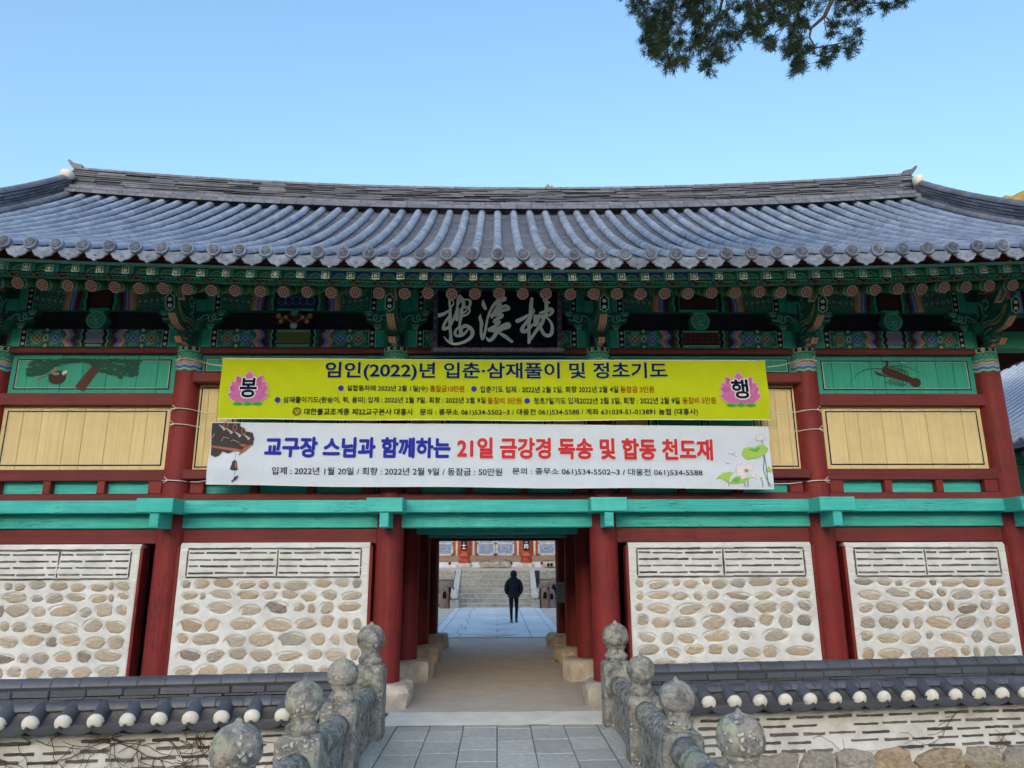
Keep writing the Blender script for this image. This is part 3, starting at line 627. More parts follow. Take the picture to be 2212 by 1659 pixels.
# --- projecting head brackets (two upcurled tongues and a lotus tip) on each column
zt = z_low0
for i, x in enumerate(CX):
    T = .075
    def D(d, z): return (YC-CR*.9-d, zt+z)
    body = [(0, .0), (.06, -.0), (.16, .03), (.28, -.02), (.36, .05), (.22, .12), (.22, .20), (.34, .20), (.48, .22), (.62, .32), (.70, .46), (.665, .56), (.55, .42), (.42, .40), (.34, .50), (.36, .62), (.48, .72), (.56, .84), (.42, .86), (.26, .90), (0, .95)]
    m = MB(); m.prism([D(*p) for p in body], x-T, x+T, 'x', 'p_dkgreen'); m.obj('head_bracket', gate)
    # bright underside and end faces, built as thick strips along the lower edge
    def strip3(sets):
        m2 = MB()
        for pts, mat, wd in sets: m2.add([q for (d, z) in pts for q in ((x-wd, *D(d, z)), (x+wd, *D(d, z)))], [(2*k, 2*k+1, 2*k+3, 2*k+2) for k in range(len(pts)-1)], mat)
        m2.obj('bracket_edge', gate)
    e = .005
    strip3([([(.20, .185), (.34, .195-e), (.48, .215-e), (.625+e, .315)], 'p_cream', .052), ([(.20, .180), (.34, .186), (.48, .206), (.634, .308)], 'p_orange', .030), ([(.20, .176), (.34, .182), (.48, .202), (.638, .304)], 'p_pink', .014)])
    strip3([([(.07, -.008), (.16, .022), (.28, -.03), (.368, .045)], 'p_pink', .045), ([(.17, .013), (.28, -.036), (.374, .040)], 'p_orange', .02)])
    strip3([([(.36, .615), (.485, .712), (.568, .84)], 'p_cream', .06), ([(.40, .636), (.49, .704), (.574, .82)], 'p_olive', .035)])
    # black lozenge plate with two white flowers on the end of the big tongue
    m3 = Canvas(.0015); P = [(0, -.14), (.07, -.08), (.07, .10), (0, .19), (-.07, .10), (-.07, -.08)]
    m3.poly(P, 'p_mint', 1); m3.poly([(a*.78, b*.84) for a, b in P], 'p_black', 2); m3.flower((0, -.045), .036, 'p_white', 3); m3.flower((0, .06), .036, 'p_white', 3)
    m3.onto('lozenge_plate', gate, lambda u, d, v: (x+u, YC-CR*.9-.655-.10*(v+.14)/.33*.55-d-.05+.02, zt+.44+v*.86))
    for sx in (-1, 1):
        cv = Canvas(.0012)
        cv.stroke([(.05, .3), (.2, .33), (.36, .28), (.52, .36), (.64, .50)], [.03, .04, .05, .05, .02], 'p_ochre', 1, 2); cv.stroke([(.05, .36), (.2, .38), (.34, .34), (.5, .41), (.6, .50)], .016, 'p_mint', 2, 2)
        cv.stroke([(.03, .75), (.15, .55), (.28, .62), (.2, .75), (.08, .66), (.1, .5), (.2, .45)], .024, 'p_mint', 2, 2); cv.stroke([(.08, .88), (.25, .82), (.4, .78), (.52, .83)], [.04, .06, .07, .02], 'p_orange', 1, 2); cv.stroke([(.2, .84), (.36, .80), (.5, .82)], [.02, .03, .01], 'p_cream', 2, 2)
        cv.stroke([(.03, .12), (.12, .16), (.16, .08), (.1, .05)], .02, 'p_teal', 1, 2); cv.stroke([(.18, .06), (.27, .03), (.34, .05)], [.03, .04, .01], 'p_pink', 1, 2); cv.stroke([(.05, .2), (.15, .24), (.25, .24)], .02, 'p_mint', 1, 1)
        for k in range(4): cv.ring((.1+.03*k, .42+.1*k), .035, .014, ('p_mint', 'p_teal')[k % 2], 3, 9, 40*k, 300+40*k)
        cv.onto('bracket_painting', gate, lambda u, d, v, sx=sx: (x+sx*(T+.001+d), YC-CR*.9-u, zt+v))
    # square bearing block and beam head behind
    m4 = MB(); m4.bbox(x-.22, x+.22, YB-.07, YC, z_up0-.02, z_up0+.16, 'p_teal'); m4.bbox(x-.16, x+.16, YB-.10, YC, z_low1-.05, z_low1+.12, 'p_green'); m4.obj('bearing_block', gate)

# ---- panels of the upper storey, rails, teal ledge beams, corbels, lower beam
def planks(panel, x0, x1, z0, z1, y, mat, n, seed):
    rr = random.Random(seed); cuts = [0]; 
    for k in range(n-1): cuts.append((k+1+rr.uniform(-.22, .22))/n)
    cuts.append(1)
    for k in range(n):
        a, b = x0+(x1-x0)*cuts[k], x0+(x1-x0)*cuts[k+1]
        m = MB(); m.bbox(a+.0022, b-.0022, y+rr.uniform(0, .004), y+.025, z0, z1, mat, .003); m.obj('plank', panel)
def border(panel, x0, x1, z0, z1, y, ins, bend=0):
    cv = Canvas(.0012)
    def frame(i, w, mat, l):
        a, b, c, d = x0+i, x1-i, z0+i*.8, z1-i*.8
        for q in ((a, b, c, c+w), (a, b, d-w, d)): cv.rect(*q, mat, l)
        for q in ((a, a+w, c+w, d-w), (b-w, b, c+w, d-w)): cv.rect(*q, mat, l)
    frame(ins, .020, 'p_black', 1); frame(ins+.022, .008, 'p_white', 1)
    return cv.onto('border_line', panel, lambda u, d, v: (u, y-.003-d, v))
for i in range(5):
    x0, x1 = CX[i]+CR*.85, CX[i+1]-CR*.85; xm = (x0+x1)/2; yp = YC-.03
    side = i in (0, 4)
    if side:
        m = MB(); m.box(x0, x1, yp+.03, yp+.05, z_tp0, z_red1, 'teal_panel'); p = m.obj('picture_panel', gate)
        planks(p, x0, x1, z_tp0, z_red1-.002, yp, 'teal_panel', 9, 40+i); border(p, x0, x1, z_tp0, z_red1, yp, .10)
        hbeam('red_rail', i, YB-.0, YC+.1, z_red2, z_tp0, 'red_wood_h', CR*.6)
        m = MB(); m.box(x0, x1, yp+.03, yp+.05, z_y0, z_red2, 'yellow_wood'); p2 = m.obj('yellow_panel', gate)
        planks(p2, x0, x1, z_y0, z_red2-.002, yp, 'yellow_wood', 8, 50+i); border(p2, x0, x1, z_y0, z_red2, yp, .085)
        # pictures
        cv = Canvas(.0012); wv, hv = x1-x0, z_red1-z_tp0
        U = lambda a, b: (x0+a*wv, z_tp0+b*hv)
        if i == 0:
            rr = random.Random(5)
            cv.stroke([U(.43, .13), U(.47, .40), U(.52, .70), U(.55, .86)], [.16, .15, .13, .09], 'p_bark', 1, 2)
            for q in range(240):
                a = rr.uniform(.12, .76); b = .82+.05*rr.random()-.50*max(0, math.sin(a*11+.4)*.5+.42)*rr.random()
                if .40 < a < .46 and b < .6: continue
                cx_, cy_ = U(a, b); cv.disc((cx_, cy_), rr.uniform(.03, .075), 'p_pine', 2+.012*q, 7, ry=rr.uniform(.015, .034))
            c0 = U(.29, .42); cv.disc(c0, .13, 'p_brown', 5, 14, ry=.11); cv.stroke([U(.25, .60), U(.27, .50), U(.30, .52)], .045, 'p_grey', 6, 1); cv.stroke([U(.32, .50), U(.345, .58)], .05, 'p_white', 6, 1); cv.stroke([U(.24, .50), U(.18, .42), U(.17, .32), U(.195, .30)], .018, 'p_grey', 6, 2)
            cv.disc(U(.275, .62), .035, 'p_grey', 7, 8)
        else:
            cv.stroke([U(.44, .62), U(.50, .52), U(.56, .43), U(.60, .36)], [.12, .13, .10, .09], 'p_brown', 2, 2, True); cv.disc(U(.615, .32), .09, 'p_brown', 4, 12, ry=.075)
            cv.stroke([U(.44, .70), U(.46, .80), U(.445, .88)], [.02, .05, .01], 'p_brown', 3, 1); cv.stroke([U(.42, .5), U(.39, .53), U(.37, .60)], [.02, .05, .01], 'p_brown', 3, 1); cv.stroke([U(.43, .63), U(.44, .72)], .02, 'p_brown', 3); cv.stroke([U(.47, .47), U(.42, .48)], .02, 'p_brown', 3)
            for q in range(6):
                t = q/5; bx, by = .47+.09*t, .50-.10*t
                cv.stroke([U(bx+.01, by+.07), U(bx+.02, by+.17), U(bx-.005-.01*t, by+.25)], [.012, .014, .004], 'p_brown', 3.2, 2); cv.stroke([U(bx, by-.06), U(bx-.005, by-.14), U(bx-.05, by-.22+.05*t)], [.012, .014, .004], 'p_brown', 3.2, 2)
            cv.stroke([U(.43, .66), U(.33, .68), U(.25, .52), U(.20, .22)], [.012, .010, .008, .004], 'p_brown', 3.5, 3); cv.stroke([U(.45, .72), U(.55, .76), U(.64, .60), U(.70, .42)], [.010, .008, .006, .003], 'p_brown', 3.5, 3)
        cv.onto('panel_painting', p, lambda u, d, v: (u, yp-.006-d, v))
    else:
        # three middle bays: low teal transom above, shutters of yellow planks with dark frames, teal boards between
        zt1 = Zx(808); 
        m = MB(); m.box(x0, x1, yp+.03, yp+.05, zt1, z_red1, 'teal_panel'); p = m.obj('transom_panel', gate)
        planks(p, x0, x1, zt1, z_red1-.002, yp, 'teal_panel', 10, 40+i); border(p, x0, x1, zt1, z_red1, yp, .06)
        hbeam('shutter_rail', i, YB-.10, YC+.1, Zx(829), zt1, 'red_wood_h', CR*.7)
        hbeam('shutter_rail', i, YB-.10, YC+.1, z_r3+.02, z_y0-.01, 'red_wood_h', CR*.7)
        ww = (x1-x0)
        for a, b, mt in ((0, .22, 'yellow_wood'), (.22, .50, 'teal_panel'), (.50, .78, 'teal_panel'), (.78, 1., 'yellow_wood')):
            m = MB(); m.box(x0+a*ww, x0+b*ww, yp+.03, yp+.05, z_y0-.01, Zx(829), mt); p2 = m.obj('shutter_panel', gate)
            planks(p2, x0+a*ww+.012, x0+b*ww-.012, z_y0-.01, Zx(829)-.002, yp, mt, 4, 60+i); border(p2, x0+a*ww, x0+b*ww, z_y0, Zx(829), yp, .05)
    hbeam('red_rail', i, YB+.0, YC+.1, z_r3 if side else z_r3-.03, (z_y0 if side else z_r3+.018), 'red_wood_h', CR*.6)
    # three small teal insets between short red posts
    nP = 3; 
    q0, q1 = x0+(.10 if side else .16), x1-(.10 if side else .16)
    m = MB(); m.box(x0, x1, YC-.012, YC+.05, z_t0-.01, z_r3+.01, 'teal_wood'); m.obj('inset_panel', gate)
    for k in range(nP+1):
        c = q0+(q1-q0)*k/nP; hw = .055 if 0 < k < nP else .10
        m = MB(); m.bbox(max(x0, c-hw), min(x1, c+hw), YB+.004, YC+.04, z_t0+.001, z_r3-.001 if side else z_r3-.031, 'red_wood_v'); m.obj('short_post', gate)
    hbeam('red_rail', i, YB-.005, YC+.1, z_r4, z_t0, 'red_wood_h', CR*.6)
    # teal ledge beam and the lower teal beam, red head beam over the stone walls
    m = MB(); m.bbox(CX[i]+.16, CX[i+1]-.16, YC-.30, YC+.1, z_nb, z_r4-.002, 'teal_wood', .01); m.obj('ledge_beam', gate)
    hbeam('teal_beam', i, YC-.10, YC+.1, z_lt, z_nb-.002, 'teal_wood', CR*.6)
    if i != 2: hbeam('head_beam', i, YC-.06, YC+.1, z_rb-.03, z_lt-.002, 'red_wood_h', CR*.6)
for i, x in enumerate(CX):
    Yf = YC-.66
    zA, zB_ = Py(320, 1076, Yf)[2], Py(320, 1107, Yf)[2]; zD = Py(328, 1140, Yf)[2]
    m = MB(); m.bbox(x-.255, x+.255, Yf, YC-.12, zB_, zA, 'teal_wood', .01); m.obj('corbel_block', gate)
    m = MB(); m.bbox(x-.065, x+.065, Yf+.03, YC-.12, zD, zB_-.002, 'teal_wood', .008); m.obj('corbel_block', gate)

# ---- stone infill walls
def blob_mesh(seed):
    rr = random.Random(seed); n = 13; m = MB(); pw = rr.choice([2.2, 2.6, 3.4, 4.6]); ph = [rr.uniform(.80, 1.14) for _ in range(n)]; sk = rr.uniform(-.25, .25); tp = rr.uniform(-.25, .25)
    vs = []
    for s, d in ((1.02, .04), (1.0, .004), (.94, -.008), (.60, -.014)):
        for k in range(n):
            t = 2*math.pi*k/n+.2; c, q = math.cos(t), math.sin(t); e = (abs(c)**pw+abs(q)**pw)**(-1/pw)*ph[k]
            a, b = e*c*s, e*q*s; a *= 1+tp*b; b *= 1-tp*.6*a; a += sk*b
            vs.append((a, d+(rr.uniform(-.007, .007) if s < 1 else 0), b))
    vs.append((rr.uniform(-.1, .1), -.016, 0))
    fs = [(i*n+k, i*n+(k+1) % n, (i+1)*n+(k+1) % n, (i+1)*n+k) for i in range(3) for k in range(n)]+[(3*n+k, 3*n+(k+1) % n, 4*n) for k in range(n)]
    m.add(vs, fs, 'wall_stone', False); return m.mesh('stone')
BLOBS = [blob_mesh(100+k) for k in range(28)]
def tile_mesh(seed):
    rr = random.Random(seed); m = MB(); n = 7; top = []; bot = []
    for k in range(n): t = k/(n-1)*2-1; top.append((t, .5+rr.uniform(-.14, .10))); bot.append((t, -.5+rr.uniform(-.10, .14)))
    P = bot+top[::-1]; N = len(P)
    m.add([(a, .5, b) for a, b in P]+[(a, -.25+rr.uniform(-.1, .1), b) for a, b in P], [tuple(range(N, 2*N))]+[(k, (k+1) % N, (k+1) % N+N, k+N) for k in range(N)], 'grey_brick'); return m.mesh('wall_tile')
TILES = [tile_mesh(k) for k in range(10)]
YW = YC-.13                             # face of the plaster
def infill(i, px0, px1, ptop, counts, seed, zstart):
    rr = random.Random(seed)
    x0, x1 = Py(px0, 1180, YW)[0], Py(px1, 1180, YW)[0]; zt_ = Py((px0+px1)/2, ptop, YW)[2]; z0 = -.02
    fr_h = .40; fz1 = zt_-.085; fz0 = fz1-fr_h
    stones = []; z = fz0-.045
    for nrow in counts:
        h = rr.uniform(.105, .130) if z > fz0-.30 else rr.uniform(.140, .180); zc = z-h/2
        ws = [rr.choice((rr.uniform(.42, .75), rr.uniform(.75, 1.15), rr.uniform(1.0, 1.6))) for _ in range(nrow)]; tot = sum(ws); avail = (x1-x0)-.12; x = x0+.06
        for w in ws:
            cw_ = w/tot*avail; hw = min(cw_*.5-.026, .19)*rr.uniform(.84, 1.0); hh = h*.5*rr.uniform(.70, 1.08)*(1 if hw > .08 else .85)
            hw = max(hw, hh*.6); xx_s = x+cw_/2+rr.uniform(-.014, .014); hw = min(hw, xx_s-x0-.05, x1-xx_s-.06); stones.append((xx_s, zc+rr.uniform(-.026, .026), hw, hh, rr.uniform(-.25, .25))); x += cw_
        z -= h+rr.uniform(.034, .050)
    nxg, nzg = int((x1-x0)/.0105), int((zt_-z0)/.0105)
    gx, gz = np.meshgrid(np.linspace(x0, x1, nxg), np.linspace(z0, zt_, nzg))
    dy = np.zeros_like(gx)
    for (sx, sz, a, b, t) in stones:
        dx, dz = gx-sx, gz-sz; r_ = np.sqrt((dx/(a+.006))**2+(dz/(b+.006))**2)
        dy = np.maximum(dy, np.clip(1-(np.abs(r_-1.02)*b)/.012, 0, 1)*.015*(r_ > .6)+.016*(r_ <= 1.0))
    rows = [fz0+.06+k*(fr_h-.12)/3 for k in range(4)]
    for zz in [fz0, fz1]+rows: dy = np.maximum(dy, np.clip(1-np.abs(gz-zz)/.016, 0, 1)*.008*((gz > fz0-.02) & (gz < fz1+.02)))
    n4 = np.array([[noise.noise(Vector((gx[j, k]*3, gz[j, k]*3, seed)))+.25*noise.noise(Vector((gx[j, k]*17, gz[j, k]*17, seed))) for k in range(0, nxg, 3)] for j in range(0, nzg, 3)])*.010
    nn = np.repeat(np.repeat(n4, 3, 0), 3, 1)[:nzg, :nxg]; nn = (nn+np.roll(nn, 1, 0)+np.roll(nn, 2, 0))/3; nn = (nn+np.roll(nn, 1, 1)+np.roll(nn, 2, 1))/3
    e = np.minimum(gx-x0, x1-gx); dy *= np.clip(e/.03, 0, 1); nn = nn*np.clip(e/.03, .2, 1)
    ch = np.clip((gz-(zt_-.05))/.05, 0, 1)*.05                # sloped top edge
    e = np.minimum(gx-x0, x1-gx); ch = np.maximum(ch, np.clip(1-e/.012, 0, 1)*.010)
    yy = YW+dy+nn+ch
    m = MB(); m.add(np.stack([gx.ravel(), yy.ravel(), gz.ravel()], 1).tolist(), [(j*nxg+k, j*nxg+k+1, (j+1)*nxg+k+1, (j+1)*nxg+k) for j in range(nzg-1) for k in range(nxg-1)], 'plaster', True)
    m.box(x0+.001, x1-.001, YW+.045, YC+.1, z0, zt_-.004, 'plaster')
    w = m.obj('stone_wall', gate)
    for (sx, sz, a, b, t) in stones: inst('stone', rr.choice(BLOBS), w, TRS((sx, YW+.010, sz), (0, t, 0), (a*(1 if rr.random() < .5 else -1) if False else a, 1.0, b)))
    def tl(xa, xb, zc, th=.026, vert=False):
        if vert: inst('wall_tile', rr.choice(TILES), w, TRS((xa, YW+.001, zc), (0, math.pi/2, 0), (abs(xb), .03, th)))
        else: inst('wall_tile', rr.choice(TILES), w, TRS(((xa+xb)/2, YW+.001, zc+rr.uniform(-.004, .004)), (0, rr.uniform(-.012, .012), 0), ((xb-xa)/2, .03, th*rr.uniform(.8, 1.15))))
    fx0, fx1 = x0+.12, x1-.12; fm = fx0+(fx1-fx0)*rr.uniform(.46, .52)
    for zz in (fz0, fz1):
        x = fx0
        while x < fx1-.05:
            b = min(x+rr.uniform(.42, .5), fx1); tl(x, b, zz, .027); x = b+.002
    for xx in (fx0, fm, fx1): tl(xx, (fz1-fz0)/2-.02, (fz0+fz1)/2, .022, True)
    for k, zz in enumerate(rows):
        for a0, b0 in ((fx0+.03, fm-.03), (fm+.03, fx1-.03)):
            x = a0; first = rr.uniform(.12, .25) if k % 2 else rr.uniform(.25, .42)
            while x < b0-.04:
                b = min(x+first, b0); tl(x, b, zz, .026); x = b+rr.uniform(.03, .05); first = rr.uniform(.38, .44)
    for sx, xe in ((-1, x0), (1, x1)):
        m = MB(); m.bbox(min(xe+sx*.002, xe+sx*.045), max(xe+sx*.002, xe+sx*.045), YW-.005, YC+.1, z0, zt_-.05, 'red_wood_v', .004); m.obj('wall_edge_board', gate)
infill(0, -28, 304, 1176, [9, 8, 8, 7, 7, 7, 7, 7, 7, 7], 11, 0)
infill(1, 390, 799, 1172, [10, 9, 8, 8, 8, 8, 8, 8, 8, 8], 12, 0)
infill(3, 1357, 1752, 1171, [10, 9, 8, 8, 7, 8, 7, 8, 8, 8], 13, 0)
infill(4, 1826, 2171, 1171, [8, 7, 8, 8, 7, 8, 7, 8, 8, 8], 14, 0)

for sx, X in ((-1, CX[0]), (1, CX[5])):
    a, b = sorted((X+sx*.1, X+sx*1.35))
    m = MB(); m.bbox(a, b, YB+.02, YC+.12, z_up0, z_up1+.18, 'p_dkgreen'); m.obj('purlin_end', gate)
    m = MB(); m.bbox(*sorted((X+sx*.1, X+sx*.75)), YB, YC+.12, z_low0, z_low1, 'p_green'); m.obj('beam_end', gate)
    cv = beam_paint(2.4, z_up1-z_up0-.004, 'a', True); cv.mb.f = [f for f in cv.mb.f if True]
    cv2 = Canvas(.0012); w_ = 1.2; h_ = z_up1-z_up0
    for k, mt in enumerate(('p_black', 'p_mint', 'p_dkgreen', 'p_pink', 'p_blue', 'p_ltblue', 'p_dkred', 'p_teal')): cv2.rect(.22+.085*k, .30+.085*k, .003, h_, mt, 1)
    for k in range(4): cv2.flower((.26, h_*(k+.5)/4), .03, 'p_white', 2)
    cv2.onto('beam_painting', gate, lambda u, d, v: (X+sx*u, YB+.019-d, z_up0+v)) if sx > 0 else None
    # wind boards hanging under the gable overhang
    Xb = X+sx*1.38; k = 0
    yy = YC-1.15
    while yy < ROWY[2]+1.0:
        ztop = 6.05+(1-abs(yy+.2-14.15)/4.6)*2.5; zbot = 5.15+.25*abs(yy-14.15)/4.6
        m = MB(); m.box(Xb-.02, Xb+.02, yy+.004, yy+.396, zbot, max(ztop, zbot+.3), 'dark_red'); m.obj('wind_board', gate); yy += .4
# ================================================================== THE GATE'S ROOF
YE, YR = 8.72, 13.95                    # line of the eave caps / foot of the main ridge
YRID = 14.15
ze0 = ZY(548, YE); zr0 = ZY(455, YR-.1)
eL, eR = Py(45, 521, YE), Py(2170, 535, YE)
kE = ((eL[2]-ze0)/eL[0]**2 + (eR[2]-ze0)/eR[0]**2)/2
zR0 = ZY(408, YRID); rl, rr_ = Py(165, 366, YRID), Py(1968, 374, YRID)
kR = ((rl[2]-zR0)/rl[0]**2 + (rr_[2]-zR0)/rr_[0]**2)/2
XV = (abs(rl[0])+abs(rr_[0]))/2         # verge / ridge end
def zeave(x): return ze0 + kE*x*x
def zrtop(x): return zR0 + kR*x*x
def rp(x, s, off=0.0):                  # point on the tile bed
    a, b = zeave(x)-.075, zr0 + kR*x*x*.85
    return Vector((x, YE+(YR-YE)*s - .10*(x/XV)**2*(1-s), a+(b-a)*(.76*s+.24*s*s)+off))
roof = MB()
PITCHX = .336
NR = int(XV/PITCHX)
rows = [k*PITCHX for k in range(-NR, NR+1)]
# boarding and soffit under the tiles
mb = MB(); sx_ = lin(-XV, XV, 60); ss = lin(0.0, 1.06, 12)
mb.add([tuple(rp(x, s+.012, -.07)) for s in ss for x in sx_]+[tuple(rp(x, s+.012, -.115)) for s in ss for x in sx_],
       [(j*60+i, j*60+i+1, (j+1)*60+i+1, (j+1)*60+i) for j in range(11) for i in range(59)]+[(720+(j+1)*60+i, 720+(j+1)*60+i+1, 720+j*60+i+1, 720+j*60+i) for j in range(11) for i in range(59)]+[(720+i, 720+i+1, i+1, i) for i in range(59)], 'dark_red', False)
# rear slope
ry = lambda s: YRID+(YRID-YE)*(1-s)
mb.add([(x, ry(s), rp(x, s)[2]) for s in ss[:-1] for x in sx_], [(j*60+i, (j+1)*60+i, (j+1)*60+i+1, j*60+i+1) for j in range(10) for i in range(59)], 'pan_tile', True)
roofo = mb.obj('roof', gate)

# concave pan tiles (thousands of thin courses): one mass
mb = MB(); NS = 60; SEG = 5
gaps = [(rows[k]+rows[k+1])/2 for k in range(len(rows)-1)]
for g in gaps:
    vs = []; fs = []
    for j in range(NS):
        s0, s1 = j/NS, (j+1.25)/NS
        base = len(vs)
        for t, (s, up) in enumerate(((s0, .030), (s0, .012), (s1, .004))):
            for q in range(SEG+1):
                u = (q/SEG*2-1)*.125; sag = -.052*(1-(u/.125)**2)
                vs.append(tuple(rp(g+u, min(s, 1.02), sag+up)))
        for t in range(2):
            for q in range(SEG): a = base+t*(SEG+1)+q; fs.append((a, a+SEG+1, a+SEG+2, a+1) if t == 0 else (a, a+1, a+SEG+2, a+SEG+1))
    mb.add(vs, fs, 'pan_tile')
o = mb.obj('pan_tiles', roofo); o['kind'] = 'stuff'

# convex cover tiles
def cover_geo(r0=.078, r1=.070, n=8, t=.012):
    vs = []; fs = []
    for y, r in ((0, r0), (.06, r0), (1, r1)):
        for k in range(n+1): a = math.pi*k/n; vs.append((-r*math.cos(a), y, r*math.sin(a)))
    for i in range(2):
        for k in range(n): fs.append((i*(n+1)+k, (i+1)*(n+1)+k, (i+1)*(n+1)+k+1, i*(n+1)+k+1))
    b = len(vs)
    for k in range(n+1): a = math.pi*k/n; vs.append((-(r0-t*1.6)*math.cos(a), 0, (r0-t*1.6)*math.sin(a)))
    for k in range(n): fs.append((k, k+1, b+k+1, b+k))
    return vs, fs
CV, CF = cover_geo(); mcov = MB(); mcov.add(CV, CF, 'roof_tile', True); MCOV = mcov.mesh('cover_tile')
NT = 17
single = 0; rest = MB()
cand = []
for x in rows:
    for j in range(NT): cand.append((j + (0 if abs(x) < 6.6 else 30), abs(x), x, j))
cand.sort()
def tile_mat(x, j):
    a, b = rp(x, j/NT, .020), rp(x, (j+1)/NT, .020); d = b-a
    ang = math.atan2(d.z, math.hypot(d.y, 0)); ya = math.atan2(-d.x, d.y)
    return TRS(a+Vector((rnd.uniform(-.004, .004), 0, rnd.uniform(-.003, .003))), (ang, 0, ya+rnd.uniform(-.012, .012)), (rnd.uniform(.97, 1.05), d.length*1.03, rnd.uniform(.97, 1.06)))
for c, (_, __, x, j) in enumerate(cand):
    mt = tile_mat(x, j)
    if c < 300: inst('cover_tile', MCOV, roofo, mt)
    else: rest.add([tuple(mt @ Vector(v)) for v in CV], CF, 'roof_tile_i', True)
o = rest.obj('cover_tiles_upper', roofo); o['kind'] = 'stuff'

# round end caps with a wheel flower, and hanging drip tiles with a lotus
m = MB(); R0 = .088
m.lathe([(.062, -.010), (.064, -.018), (R0*.97, -.018), (R0, .0), (R0, .030), (.070, .04)], (0, 0, 0), 'cap_tile', 20, False, 'y')
m.lathe([(.061, -.0105), (.060, -.0100)], (0, 0, 0), 'ridge_tile', 16, False, 'y')  # recessed face coloured darker, putting the relief's shade into its colour
m.v = [(x, -y if False else y, z) for x, y, z in m.v]
for k in range(16):
    t = 2*math.pi*k/16; m.lathe([(.006, -.012), (.004, 0.0)], (.074*math.cos(t), -.016, .074*math.sin(t)), 'cap_tile', 5, False, 'y')
for k in range(10):
    t = 2*math.pi*k/10; c, s_ = math.cos(t), math.sin(t)
    P = [(.016, 0), (.036, .009), (.054, .006), (.054, -.006), (.036, -.009)]
    m.add([(a*c-b*s_, -.016, a*s_+b*c) for a, b in P]+[(a*c*.97-b*s_*.6, -.026, a*s_*.97+b*c*.6) for a, b in P], [tuple(range(5, 10))[::1]]+[(i, (i+1) % 5, 5+(i+1) % 5, 5+i) for i in range(5)], 'cap_tile')
m.lathe([(.013, -.016), (.010, .0)], (0, -.014, 0), 'cap_tile', 8, False, 'y')
MCAP = m.mesh('eave_cap')
m = MB(); P = [(-.160, .060), (-.162, .012), (-.140, -.030), (-.118, -.040), (-.105, -.066), (-.062, -.086), (-.040, -.088), (0, -.118), (.040, -.088), (.062, -.086), (.105, -.066), (.118, -.040), (.140, -.030), (.162, .012), (.160, .060), (.10, .040), (.05, .026), (0, .022), (-.05, .026), (-.10, .040)]
def drip_y(x): return -.02*(1-(x/.155)**2)
N = len(P); m.add([(a, drip_y(a)-.012, b) for a, b in P]+[(a, drip_y(a)+.012, b) for a, b in P], [tuple(range(N)), tuple(range(2*N-1, N-1, -1))]+[(k, k+N, (k+1) % N+N, (k+1) % N) for k in range(N)], 'cap_tile')
Pi = [(a*.84, (b+.03)*.72-.032) for a, b in P[:15]]
for k in range(len(Pi)-1):
    (a, b), (c, d) = Pi[k], Pi[k+1]; m.add([(a, drip_y(a)-.019, b), (c, drip_y(c)-.019, d), (c*.93, drip_y(c)-.019, d+.008), (a*.93, drip_y(a)-.019, b+.008)], [(0, 1, 2, 3)], 'roof_tile')
for q in range(5):
    t = R(-90+(q-2)*38); c, s_ = math.cos(t+math.pi), -math.sin(t)
    m.add([(0, -.036, -.055), (c*.014-s_*.010, -.042, -.052+s_*.014), (c*.040, -.034, -.055+s_*.030), (c*.014+s_*.010, -.042, -.058+s_*.014)], [(0, 1, 2, 3)], 'roof_tile')
MDRIP = m.mesh('drip_tile')
for x in rows:
    p = rp(x, 0, .058); inst('eave_cap', MCAP, roofo, TRS((p.x, p.y-.006, p.z), (rnd.uniform(-.05, .02)-.12, rnd.uniform(0, 6.28), rnd.uniform(-.05, .05)), (1, 1, 1)) if False else TRS((p.x, p.y-.034, p.z-.012), (-.10+rnd.uniform(-.03, .03), 0, rnd.uniform(-.06, .06))))
for g in gaps:
    p = rp(g, 0, -.01); inst('drip_tile', MDRIP, roofo, TRS((p.x, p.y+.004, p.z-.020), (-.10+rnd.uniform(-.03, .03), rnd.uniform(-.03, .03), rnd.uniform(-.03, .03)), (1.03, 1, 1.22)))

# main ridge: two round base rows, courses of thin tiles, round top row
def half_round(name, parent, a, b, r, mat, mesh=[None]):
    d = b-a; q = d.to_track_quat('Y', 'Z')
    return bpy_inst(name, parent, Matrix.LocRotScale(a, q, Vector((r/.075, d.length*1.015, r/.075))), mat)
HR = {}
def bpy_inst(name, parent, mt, mat):
    if mat not in HR:
        v, f = cover_geo(.077, .073, 8); mm_ = MB(); mm_.add(v, f, mat, True); HR[mat] = mm_.mesh('round_tile')
    return inst(name, HR[mat], parent, mt)
mb = MB()
yr0 = YRID-.20
nb = 9
def ridge_band(x, q):                   # q in 0..1 between the foot and the top of the ridge
    zb = zr0 + kR*x*x*.85 + .02; return zb + (zrtop(x)-zb)*q
for lay in range(nb):
    q0, q1 = .30+.60*lay/nb, .30+.60*(lay+.56)/nb; off = rnd.uniform(0, .3); x = -XV-.0
    ylay = YRID-.155+.05*lay/nb
    while x < XV:
        x1 = min(x+rnd.uniform(.50, .64), XV); n_ = 2
        jut = rnd.uniform(-.022, .022); tlt = rnd.uniform(-.009, .009)
        for sy in (-1,):
            vs = []
            for xx in (x+.003, x1-.003):
                a, b = ridge_band(xx, q0)+tlt, ridge_band(xx, q1)-tlt
                vs += [(xx, ylay+jut, a), (xx, 2*YRID-ylay-jut, a), (xx, 2*YRID-ylay-jut, b), (xx, ylay+jut, b)]
            mb.add(vs, [(0, 4, 7, 3), (3, 7, 6, 2), (0, 1, 5, 4), (1, 2, 6, 5), (0, 3, 2, 1), (4, 5, 6, 7)], 'ridge_tile')
        x = x1
